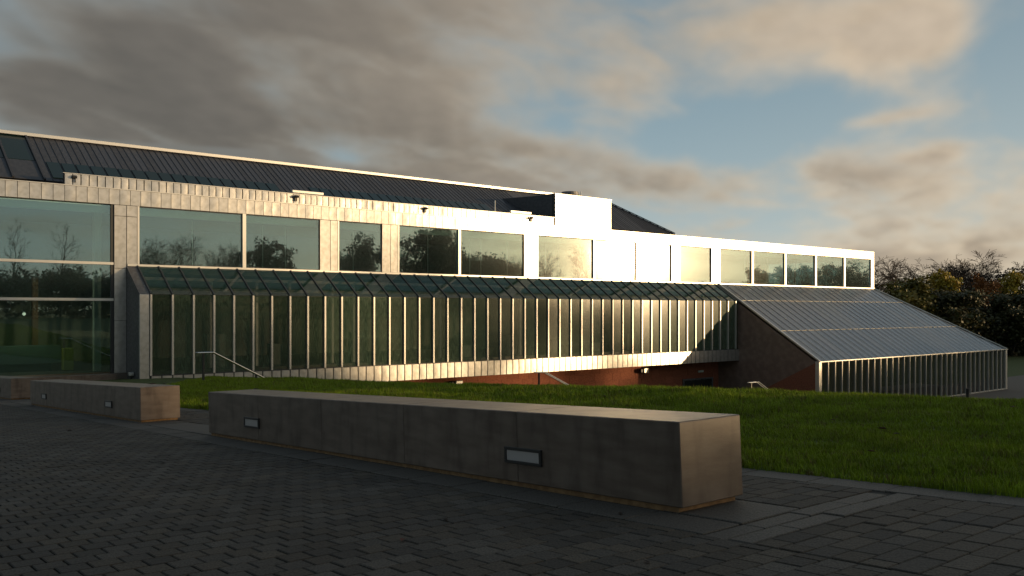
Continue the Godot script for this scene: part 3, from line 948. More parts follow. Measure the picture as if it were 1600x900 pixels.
func make_roof(r: RandomNumberGenerator) -> void:
	var roof := part("main_roof", museum, V(30, 5.8, 46))
	var by := 5.82
	var bw := 43.5
	var ry := 8.47
	var rw := 47.75
	var slope := (ry - by) / (rw - bw)
	var nrm := Vector3(0, rw - bw, ry - by).normalized()
	var u0 := 8.86
	var ur := 48.74
	var ue := 51.9
	plate("roof_deck", [V(u0, by - 0.04, bw), V(ue, by - 0.04, bw), V(ur, ry - 0.04, rw), V(u0, ry - 0.04, rw)], nrm, 0.12, M.zinc, roof)
	var s0 := u0
	while s0 < ur - 0.05:
		var s1 := minf(s0 + 0.315, ur)
		var lift := r.randf_range(0.0, 0.008)
		var lift2 := r.randf_range(0.0, 0.008)
		plate("roof_strip", [V(s0 + 0.004, by + lift, bw), V(s1 - 0.004, by + lift2, bw), V(s1 - 0.004, ry + lift2, rw), V(s0 + 0.004, ry + lift, rw)], nrm, 0.02, M.zinc if r.randf() < 0.6 else M.zinc_worn, roof)
		s0 = s1
	plate("rear_slope", [V(2.0, ry, rw), V(ur, ry, rw), V(ue, by, 2 * rw - bw), V(2.0, by, 2 * rw - bw)], Vector3(0, rw - bw, -(ry - by)), 0.12, M.zinc, roof)
	plate("hip_end", [V(ue, by, bw), V(ur, ry, rw), V(ue, by, 2 * rw - bw)], Vector3(1, 0.6, 0), 0.1, M.zinc, roof)
	bar("hip_cap", V(ue, by + 0.05, bw), V(ur, ry + 0.05, rw), 0.14, 0.06, Vector3.UP, M.zinc_seam, roof)
	bar("ridge_cap", V(2.0, ry + 0.06, rw), V(ur, ry + 0.06, rw), 0.3, 0.16, Vector3.UP, M.trim, roof)
	block("gutter", Vector3(2.0, 5.5, FRONT + 0.62), Vector3(78.5, 5.62, 44.0), M.zinc_seam, roof)
	var u := u0 + 0.315
	while u < ue - 0.2:
		var f := 1.0 if u < ur else (ue - u) / (ue - ur)
		if not (u > 38.6 and u < 43.6):
			bar("roof_seam", V(u, by + 0.015, bw + 0.01), V(u, by + 0.015 + (ry - by) * f, bw + (rw - bw) * f), 0.022, 0.035, nrm, M.zinc_seam, roof)
		u += 0.315
	# a row of small rooflights along the foot of the slope
	u = u0 + 0.33
	while u < 34.5:
		if not (u > 20.0 and u < 22.2):
			var a := u + 0.02
			var b := u + 0.56
			var f0 := 0.06
			var f1 := 0.40
			plate("rooflight", [V(a, by + (ry - by) * f0, bw + (rw - bw) * f0) + nrm * 0.05, V(b, by + (ry - by) * f0, bw + (rw - bw) * f0) + nrm * 0.05, V(b, by + (ry - by) * f1, bw + (rw - bw) * f1) + nrm * 0.05, V(a, by + (ry - by) * f1, bw + (rw - bw) * f1) + nrm * 0.05], nrm, 0.04, M.roof_glass, roof)
		u += 0.63
	# glazed part at the left
	var gl := part("glazed_roof", museum, V(5, 5.8, 46))
	for k in 5:
		var a := u0 - 1.25 * (k + 1)
		var b := a + 1.19
		for h in 2:
			var f0: float = [0.0, 0.42][h]
			var f1: float = [0.41, 1.0][h]
			plate("pane" if h == 1 else "lower_panel", [V(a, by + (ry - by) * f0, bw + (rw - bw) * f0), V(b, by + (ry - by) * f0, bw + (rw - bw) * f0), V(b, by + (ry - by) * f1, bw + (rw - bw) * f1), V(a, by + (ry - by) * f1, bw + (rw - bw) * f1)], nrm, 0.03, M.roof_glass if h == 1 else M.zinc, gl)
		bar("glazing_bar", V(b + 0.03, by + 0.03, bw), V(b + 0.03, ry + 0.03, rw), 0.09, 0.12, nrm, M.zinc_seam, gl)
	# raised block over the middle
	var blk := part("roof_block", museum, V(41, 5.5, FRONT + 0.4))
	var a0 := 38.54
	var a1 := 43.75
	block("block_core", Vector3(a0 + 0.02, 5.5, FRONT + 0.36), Vector3(a1 - 0.02, 7.62, FRONT + 1.2), M.dark_frame, blk)
	var x := a0
	while x < a1 - 0.2:
		put("block_panel", sheet_metal(0.325, 2.1, 0.03, 50 + r.randi() % 4), M.clad, blk, V(x + 0.174, 6.57, FRONT + 0.34), Basis(Vector3.UP, r.randf_range(-0.012, 0.012)))
		x += 0.347
	block("coping", Vector3(a0 - 0.04, 7.62, FRONT + 0.3), Vector3(a1 + 0.05, 7.66, FRONT + 1.2), M.trim, blk)
	# its roof runs back into the main slope
	var back := bw + (7.5 - by) / slope
	plate("block_roof", [V(a0, 7.6, FRONT + 0.6), V(a1, 7.6, FRONT + 0.6), V(a1, 8.2, back + 1.2), V(a0 - 1.2, 7.6, back + 0.2)], Vector3.UP, 0.06, M.zinc, blk)
	plate("left_cheek", [V(a0, 5.6, FRONT + 0.62), V(a0, 7.6, FRONT + 0.62), V(a0 - 1.2, 7.6, back + 0.2), V(a0 - 2.2, by + 0.1, bw + 0.1)], Vector3(-1, 0.5, 0.2), 0.05, M.zinc, blk)
	block("right_cheek", Vector3(a1 - 0.06, 5.6, FRONT + 0.62), Vector3(a1, 7.6, 46.3), M.zinc, blk)
	# round flue behind the block
	var st := begin()
	tube_into(st, [Vector3.ZERO, Vector3(0, 1.1, 0)], 0.62, 20)
	tube_into(st, [Vector3(0, 0.86, 0), Vector3(0, 0.98, 0)], 0.68, 20)
	put("flue", done(st), M.lead, blk, V(43.5, 7.45, 46.2))
	for p in [[33.9, 6.1, FRONT + 0.8, 0.75], [41.3, 7.6, FRONT + 0.8, 0.45]]:
		st = begin()
		tube_into(st, [Vector3.ZERO, Vector3(0, p[3], 0)], 0.035, 8)
		put("roof_pole", done(st), M.trim, blk, V(p[0], p[1], p[2]))

func make_base(r: RandomNumberGenerator) -> void:
	# red sandstone wall under the bay, coursed blocks
	var base := part("red_wall", museum, V(38, LOW, FRONT - 0.2))
	block("wall_core", Vector3(12.0, LOW - 0.3, FRONT - 0.1), Vector3(55.0, -3.1, FRONT + 0.3), M.red0, base)
	var row := 0
	var y := LOW
	while y < -3.3:
		var hgt := 0.5
		var u := 23.0 - (0.5 if row % 2 else 0.0)
		while u < 54.9:
			var wide := 1.15 + 0.3 * float((row * 7 + int(u * 3)) % 3 - 1)
			var e := minf(u + wide, 55.0)
			if not (e > 50.8 and u < 54.3 and y < -5.05):
				block("stone_block", Vector3(u, y, FRONT - 0.16 - r.randf_range(0, 0.006)), Vector3(e - 0.008, minf(y + hgt - 0.008, -3.12), FRONT - 0.09), M["red%d" % (r.randi() % 4)], base)
			u = e
		y += hgt
		row += 1
	var door := part("door", museum, V(52.5, LOW, FRONT - 0.2))
	block("door_frame", Vector3(50.8, LOW, FRONT - 0.2), Vector3(50.92, -5.05, FRONT - 0.08), M.lead, door)
	block("door_frame", Vector3(54.18, LOW, FRONT - 0.2), Vector3(54.3, -5.05, FRONT - 0.08), M.lead, door)
	block("door_frame", Vector3(50.92, -5.17, FRONT - 0.2), Vector3(54.18, -5.05, FRONT - 0.08), M.lead, door)
	for k in 2:
		block("door_leaf", Vector3(50.93 + 1.63 * k, LOW, FRONT - 0.14), Vector3(52.54 + 1.63 * k, -5.18, FRONT - 0.1), M.wing_solid, door)
	block("exit_light", Vector3(52.5, -4.62, FRONT - 0.24), Vector3(53.1, -4.48, FRONT - 0.165), M.sign, museum)

# ------------------------------------------------------------------ fittings
func floodlight(at: Vector3, label: String) -> void:
	var o := thing("floodlight", at, label, "floodlight", "floodlights along the parapet")
	var m := put("lamp_head", box_mesh(Vector3(0.2, 0.1, 0.16), 0.015), M.dark_steel, o, at + Vector3(0, 0.06, 0.06))
	m.basis = Basis(Vector3.RIGHT, 0.5)
	put("bracket", box_mesh(Vector3(0.04, 0.2, 0.06), 0.004), M.dark_steel, o, at + Vector3(0.045, -0.08, -0.02))
	put("bracket", box_mesh(Vector3(0.04, 0.2, 0.06), 0.004), M.dark_steel, o, at + Vector3(-0.045, -0.08, -0.02))

func handrail(u0: float, u1: float, y0: float, u2: float, y2: float, w: float, label: String) -> void:
	var o := thing("handrail", V(u1, y0 - 1.05, w), label, "handrail", "handrails beside the steps along the museum")
	for k in 2:
		var ww: float = w + [-0.06, 0.14][k]
		var st := begin()
		var p := V(u1, y0 - 1.05, w)
		tube_into(st, [V(u0, y0, ww) - p, V(u1, y0, ww) - p, V(u2, y2, ww) - p], 0.024, 10)
		put("rail", done(st), M.steel, o, p)
	bar("end_bar", V(u0 + 0.02, y0, w - 0.06), V(u0 + 0.02, y0, w + 0.14), 0.04, 0.03, Vector3.UP, M.steel, o)
	for f in [0.0, 1.0]:
		var u := lerpf(u0 + 0.25, lerpf(u1, u2, 0.62), f)
		var top := y0 if f == 0.0 else lerpf(y0, y2, 0.62)
		block("post", Vector3(u - 0.035, top - 1.25, w + 0.0), Vector3(u + 0.035, top - 0.02, w + 0.07), M.dark_steel, o)

func make_fittings() -> void:
	floodlight(V(9.75, 5.86, FRONT + 0.3), "dark floodlight at the left end of the upper parapet strip")
	floodlight(V(20.3, 5.86, FRONT + 0.24), "floodlight under the left one of the pale roof-edge boxes")
	floodlight(V(28.35, 5.84, FRONT + 0.24), "floodlight on the parapet about midway along the dark roof")
	floodlight(V(36.4, 5.84, FRONT + 0.24), "floodlight on the parapet just left of the raised white block")
	for p in [[20.2, 22.0, "left of the two pale boxes standing behind the parapet"], [34.9, 36.6, "pale box behind the parapet beside the raised roof block"]]:
		var at := V((p[0] + p[1]) * 0.5, 6.1, FRONT + 0.55)
		var o := thing("light_box", at, p[2], "light box", "long pale boxes behind the parapet")
		put("case", box_mesh(Vector3(p[1] - p[0], 0.15, 0.2), 0.02), M.trim, o, at + Vector3(0, 0.12, 0))
		for s in [-0.6, 0.6]:
			put("foot", box_mesh(Vector3(0.06, 0.1, 0.06), 0.004), M.dark_steel, o, at + Vector3(s, 0.0, 0))
	handrail(11.34, 11.93, -1.52, 14.6, -2.92, 31.6, "steel handrail at the left, before the bay's first windows")
	handrail(27.5, 28.1, -2.96, 30.9, -4.25, 31.6, "steel handrail in front of the sunlit red wall")
	handrail(44.5, 45.4, -4.33, 48.2, -5.75, 31.6, "small steel handrail in front of the shaded gable")
	# lamps under the bay
	for p in [[46.4, "square lamp under the bay at the edge of the shadow on the red wall"], [30.2, "square lamp under the bay near the left end of the red wall"]]:
		var at := V(p[0], -4.2 if p[0] > 40 else -4.25, FRONT - 0.4)
		var o := thing("wall_lamp", at, p[1], "wall lamp")
		put("lamp_head", box_mesh(Vector3(0.5, 0.34, 0.3), 0.03), M.trim, o, at)
		put("arm", box_mesh(Vector3(0.1, 0.1, 0.25), 0.01), M.dark_steel, o, at + Vector3(0, 0.05, -0.2))
		put("camera_head", box_mesh(Vector3(0.22, 0.3, 0.24), 0.05), M.dark_steel, o, at + Vector3(-0.45, 0, 0.0))
	var bol := thing("bollard_light", V(75.7, LOW, WING - 1.2), "short black bollard light beside the path at the wing", "bollard")
	put("bollard_post", box_mesh(Vector3(0.22, 0.7, 0.22), 0.03), M.dark_steel, bol, V(75.7, LOW + 0.35, WING - 1.2))
	put("bollard_cap", box_mesh(Vector3(0.27, 0.08, 0.27), 0.02), M.dark_steel, bol, V(75.7, LOW + 0.74, WING - 1.2))
	var sp := thing("ground_spotlight", V(11.75, -3.1, 40.9), "small pale spotlight on the ground at the column foot", "spotlight")
	put("lamp_head", box_mesh(Vector3(0.2, 0.16, 0.3), 0.03), M.trim, sp, V(11.75, -2.82, 40.9))
	put("stand", box_mesh(Vector3(0.06, 0.3, 0.06), 0.004), M.dark_steel, sp, V(11.75, -3.0, 40.9))

func make_fallen_leaves() -> void:
	var r := RandomNumberGenerator.new()
	r.seed = 5
	var shapes := []
	for k in 4:
		var st := begin()
		var pts := []
		for i in 9:
			var a := PI * i / 8.0
			pts.append([a])
		for s in [-1.0, 1.0]:
			for i in 6:
				var x0 := -1.0 + i / 3.0
				var x1 := x0 + 1.0 / 3.0
				var y0: float = s * 0.42 * (1.0 - x0 * x0) * (1.0 + 0.35 * ((i + k) % 2))
				var y1: float = s * 0.42 * (1.0 - x1 * x1) * (1.0 + 0.35 * ((i + k + 1) % 2))
				var curl := 0.35 + 0.12 * k
				q4(st, Vector3(x0, 0.08 * x0 * x0, 0), Vector3(x1, 0.08 * x1 * x1, 0), Vector3(x1, absf(y1) * curl + 0.1 * x1 * x1, y1), Vector3(x0, absf(y0) * curl + 0.1 * x0 * x0, y0), Vector3.UP)
		tube_into(st, [Vector3(1, 0.08, 0), Vector3(1.5, 0.22, 0.05)], 0.03, 5)
		shapes.append(done(st))
	var spots := []
	for i in 46:      # strewn over the paving
		var z := r.randf_range(3.4, 15.0)
		var x := r.randf_range(-0.58, 0.5) * z
		spots.append([0.636 * z + 0.7717 * x, 0.7717 * z - 0.636 * x])
	for p in spots:
		if p[0] > 4.15 and p[0] < 4.95 and p[1] > 3.3:
			continue
		if p[0] > 5.95:
			continue
		var s := r.randf_range(0.016, 0.034)
		var o := put("fallen_leaf", shapes[r.randi() % 4], M.dead_leaf if r.randf() < 0.8 else M.dead_leaf_red, self, V(p[0], land(0, p[1]) + 0.004, p[1]), Basis(Vector3.UP, r.randf() * TAU).scaled(Vector3.ONE * s))
		tag(o, "small curled dark leaf lying on the grey paving", "leaf", "fallen leaves on the paving")
	for i in 16:
		var lu := r.randf_range(6.4, 12.5)
		var lw := r.randf_range(2.5, 13.0)
		var s := r.randf_range(0.03, 0.05)
		var o := put("fallen_leaf", shapes[r.randi() % 4], M.dead_leaf_red if r.randf() < 0.6 else M.dead_leaf, self, V(lu, land(lu, lw) + 0.06, lw), Basis(Vector3.UP, r.randf() * TAU).scaled(Vector3.ONE * s))
		tag(o, "curled brown leaf caught in the grass of the lawn", "leaf", "fallen leaves on the lawn")
	var lab := ["curled brown leaf on the far end of the long bench", "curled brown leaf on the near end of the second bench", "brown leaf beside another on the second bench"]
	var on := [[4.66, 10.85], [4.75, 14.75], [4.62, 14.9]]
	for i in 3:
		var p: Array = on[i]
		var o := put("fallen_leaf", shapes[i], M.dead_leaf, self, V(p[0], land(0, p[1]) + 0.59, p[1]), Basis(Vector3.UP, i * 1.3 + 0.4).scaled(Vector3.ONE * 0.055))
		tag(o, lab[i], "leaf", "leaves lying on the benches")

# ------------------------------------------------------------------ trees
class Twigs:
	var v := PackedVector3Array()
	var n := PackedVector3Array()
	var c := PackedColorArray()

func limb(t: Twigs, pts: Array, rad: Array, sides: int) -> void:
	for i in pts.size() - 1:
		var a: Vector3 = pts[i]
		var b: Vector3 = pts[i + 1]
		var d := (b - a).normalized()
		var x := d.cross(Vector3.UP if absf(d.y) < 0.9 else Vector3.RIGHT).normalized()
		var y := d.cross(x)
		for k in sides:
			var p := x * cos(TAU * k / sides) + y * sin(TAU * k / sides)
			var q := x * cos(TAU * (k + 1) / sides) + y * sin(TAU * (k + 1) / sides)
			var v0: Vector3 = a + p * rad[i]
			var v1: Vector3 = b + p * rad[i + 1]
			var v2: Vector3 = b + q * rad[i + 1]
			var v3: Vector3 = a + q * rad[i]
			if (v0 - v2).cross(v0 - v1).dot(p + q) < 0.0:
				t.v.append_array(PackedVector3Array([v0, v2, v1, v0, v3, v2]))
				t.n.append_array(PackedVector3Array([p, q, p, p, q, q]))
			else:
				t.v.append_array(PackedVector3Array([v0, v1, v2, v0, v2, v3]))
				t.n.append_array(PackedVector3Array([p, p, q, p, q, q]))

func grow(wood: Twigs, twigs: Twigs, tips: Array, r: RandomNumberGenerator, at: Vector3, dir: Vector3, length: float, rad: float, level: int, how: Dictionary) -> void:
	var pts := [at]
	var rs := [rad]
	var segs := 4 if level < 2 else 2
	var d := dir
	var p := at
	for i in segs:
		d = (d + Vector3(r.randf_range(-1, 1), r.randf_range(-0.6, 1) * how.lift, r.randf_range(-1, 1)) * how.bend * (0.5 + 0.5 * level)).normalized()
		p += d * length / segs
		pts.append(p)
		rs.append(maxf(rad * (1.0 - (0.62 if level == 0 else 0.75) * (i + 1) / segs), how.thin))
	limb(wood if level < 2 else twigs, pts, rs, [8, 6, 4, 3, 3][level])
	if level >= how.levels:
		tips.append(p)
		return
	var kids: int = how.kids[level]
	for k in kids:
		var f: float = lerpf(how.first if level == 0 else 0.25, 1.0, (k + r.randf()) / kids)
		var seg := mini(int(f * segs), segs - 1)
		var o: Vector3 = (pts[seg] as Vector3).lerp(pts[seg + 1], f * segs - seg)
		var az := r.randf() * TAU + k * 2.4
		var axis: Vector3 = ((pts[seg + 1] as Vector3) - (pts[seg] as Vector3)).normalized()
		var sx := axis.cross(Vector3.UP if absf(axis.y) < 0.9 else Vector3.RIGHT).normalized()
		var sy := axis.cross(sx)
		var spread: float = how.spread * r.randf_range(0.75, 1.2) * (1.0 - 0.35 * f if level == 0 else 1.0)
		var nd := (axis * cos(spread) + (sx * cos(az) + sy * sin(az)) * sin(spread)).normalized()
		nd.y = nd.y * 0.85 + how.up
		nd = nd.normalized()
		var l: float = length * how.ratio[level] * r.randf_range(0.75, 1.15) * (1.0 - how.taper * f if level == 0 else 1.0)
		grow(wood, twigs, tips, r, o, nd, l, maxf(lerpf(rs[seg], rs[seg + 1], 0.5) * 0.6, how.thin), level + 1, how)

func to_mesh(t: Twigs) -> ArrayMesh:
	var arr := []
	arr.resize(Mesh.ARRAY_MAX)
	arr[Mesh.ARRAY_VERTEX] = t.v
	arr[Mesh.ARRAY_NORMAL] = t.n
	if t.c.size():
		arr[Mesh.ARRAY_COLOR] = t.c
	var m := ArrayMesh.new()
	m.add_surface_from_arrays(Mesh.PRIMITIVE_TRIANGLES, arr)
	return m

func leaf_quad(t: Twigs, r: RandomNumberGenerator, at: Vector3, size: float, c: Color, out: Vector3) -> void:
	var n := (Vector3(r.randf_range(-1, 1), r.randf_range(-0.6, 1), r.randf_range(-1, 1)) + out * 0.6).normalized()
	var x := n.cross(Vector3(r.randf_range(-1, 1), r.randf_range(-1, 1), r.randf_range(-1, 1))).normalized()
	var y := n.cross(x)
	x *= size * 0.5
	y *= size * 0.36
	var a := at - x
	var b := at + y
	var cc := at + x
	var d := at - y
	if (a - cc).cross(a - b).dot(n) < 0.0:
		var s := b
		b = d
		d = s
	t.v.append_array(PackedVector3Array([a, b, cc, a, cc, d]))
	t.n.append_array(PackedVector3Array([n, n, n, n, n, n]))
	t.c.append_array(PackedColorArray([c, c, c, c, c, c]))

var protos := {}
func tree_meshes(kind: String) -> Array:
	# [trunk and limbs, twigs, crown or null], ten metres tall about the origin
	if protos.has(kind):
		return protos[kind]
	var r := RandomNumberGenerator.new()
	r.seed = hash(kind) % 100000
	var how := {"levels": 4, "kids": [12, 7, 7, 6, 0], "ratio": [0.62, 0.55, 0.5, 0.5, 0.0], "spread": 0.75, "up": 0.12, "lift": 0.5, "bend": 0.13, "thin": 0.0075, "first": 0.22, "taper": 0.35}
	var height := 6.8
	var rad := 0.2
	var leaves := 0
	var size := 0.3
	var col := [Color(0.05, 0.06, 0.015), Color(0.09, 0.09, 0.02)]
	var blob := 0.45
	var base := kind.split("_")[0]
	match base:
		"bare":
			if int(kind.right(1)) > 3:
				how.thin = 0.014
				how.kids = [13, 7, 6, 5, 0]
		"slender":
			how.kids = [14, 4, 4, 4, 0]
			how.spread = 0.6
			how.ratio = [0.33, 0.5, 0.5, 0.5, 0.0]
			height = 9.2
			rad = 0.12
		"oak":
			how.kids = [10, 6, 5, 0, 0]
			how.levels = 3
			how.spread = 0.95
			how.ratio = [0.72, 0.55, 0.45, 0, 0]
			how.first = 0.36
			height = 6.6
			rad = 0.3
			leaves = 28
			size = 0.34
			blob = 0.55
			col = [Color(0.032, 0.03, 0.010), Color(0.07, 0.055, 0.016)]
		"bushy":
			how.kids = [12, 6, 4, 0, 0]
			how.levels = 3
			how.first = 0.08
			how.spread = 0.7
			how.ratio = [0.5, 0.5, 0.45, 0, 0]
			height = 7.4
			leaves = 26
			size = 0.4
			blob = 0.6
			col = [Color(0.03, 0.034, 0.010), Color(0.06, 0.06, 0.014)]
		"pine":
			how.kids = [12, 5, 4, 0, 0]
			how.levels = 3
			how.first = 0.5
			how.spread = 1.25
			how.up = 0.02
			how.ratio = [0.42, 0.5, 0.4, 0, 0]
			how.taper = 0.1
			height = 8.8
			rad = 0.2
			leaves = 24
			size = 0.3
			blob = 0.4
			col = [Color(0.045, 0.028, 0.014), Color(0.09, 0.05, 0.022)]
	if kind.ends_with("yellow"):
		col = [Color(0.22, 0.17, 0.016), Color(0.40, 0.29, 0.02)]
	elif kind.ends_with("orange"):
		col = [Color(0.19, 0.075, 0.02), Color(0.34, 0.14, 0.035)]
	elif kind.ends_with("olive"):
		col = [Color(0.08, 0.078, 0.014), Color(0.18, 0.145, 0.02)]
	var wood := Twigs.new()
	var tw := Twigs.new()
	var tips := []
	grow(wood, tw, tips, r, Vector3(0, -0.1, 0), Vector3.UP, height, rad, 0, how)
	var crown: ArrayMesh = null
	if leaves:
		var cr := Twigs.new()
		var mid := Vector3(0, 6.0, 0)
		for p in tips:
			if base == "oak" and r.randf() < 0.15:
				continue
			var tone := r.randf()
			for k in leaves:
				var o := Vector3(r.randfn(), r.randfn() * (0.35 if base == "pine" else 0.8), r.randfn()) * blob * 0.62
				var c: Color = col[0].lerp(col[1], clampf(tone * 0.7 + r.randf() * 0.3, 0, 1))
				leaf_quad(cr, r, p + o, size * r.randf_range(0.6, 1.2), c, (p - mid).normalized())
		crown = to_mesh(cr)
	protos[kind] = [to_mesh(wood), to_mesh(tw), crown]
	var highest := 0.0
	for t in ([wood, tw] if crown == null else [wood, tw, null]):
		var box: AABB = crown.get_aabb() if t == null else to_mesh(t).get_aabb()
		highest = maxf(highest, box.end.y)
	protos[kind].append(highest * 0.985)
	return protos[kind]

func tree(kind: String, u: float, w: float, top: float, wide: float, turn: float, label: String, group: String) -> void:
	var foot := land(u, w)
	var called := {"bare": "bare_tree", "slender": "slender_tree", "oak": "oak_tree", "bushy": "bushy_tree", "pine": "pine_tree"}[kind.split("_")[0]] as String
	var o := thing(called, V(u, foot, w), label, "tree", group)
	var m := tree_meshes(kind)
	var s: float = (top - foot) / m[3]
	o.basis = Basis(Vector3.UP, turn).scaled(Vector3(s * wide, s, s * wide))
	for k in 3:
		if m[k] == null:
			continue
		var p := MeshInstance3D.new()
		p.name = ["trunk", "twigs", "crown"][k]
		p.mesh = m[k]
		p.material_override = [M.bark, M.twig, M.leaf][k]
		o.add_child(p, true)

func thicket(called: String, label: String, rows: Array, tint: Array, wavy := 0.09) -> void:
	# undergrowth: many leafy clumps along a belt; rows of [u0, w0, u1, w1, depth, top0, top1, number]
	var r := RandomNumberGenerator.new()
	r.seed = hash(called) % 9999
	var t := Twigs.new()
	for k in 70:
		var d := Vector3(r.randfn(), r.randfn(), r.randfn()) * 0.42
		var f := r.randf_range(0.7, 1.25)
		leaf_quad(t, r, d, r.randf_range(0.2, 0.36), Color(f, f, f), d.normalized())
	var clump := to_mesh(t)
	var spots := []
	var tints := []
	for row in rows:
		for i in row[7]:
			var f := r.randf()
			var u: float = lerpf(row[0], row[2], f) + r.randf_range(-0.5, 0.5) * row[4]
			var w: float = lerpf(row[1], row[3], f) + r.randf_range(-0.5, 0.5) * row[4]
			var foot := land(u, w)
			var top: float = lerpf(row[5], row[6], f)
			top += (sin(f * 31.0 + row[0]) + sin(f * 73.0 + row[1] * 2.0) * 0.8 + sin(f * 147.0)) * wavy * (top - foot)
			var y := lerpf(foot, top, pow(r.randf(), 0.8))
			var s := r.randf_range(0.9, 1.9)
			spots.append(Transform3D(Basis(Vector3.UP, r.randf() * TAU).scaled(Vector3(s, s * 0.85, s)), V(u, y, w)))
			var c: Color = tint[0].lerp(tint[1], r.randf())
			tints.append(c)
	var mm := MultiMesh.new()
	mm.transform_format = MultiMesh.TRANSFORM_3D
	mm.use_colors = true
	mm.mesh = clump
	mm.instance_count = spots.size()
	for i in spots.size():
		mm.set_instance_transform(i, spots[i])
		mm.set_instance_color(i, tints[i])
	var o := MultiMeshInstance3D.new()
	o.name = called
	o.multimesh = mm
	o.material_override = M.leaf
	add_child(o, true)
	tag(o, label, "undergrowth", "", "stuff")

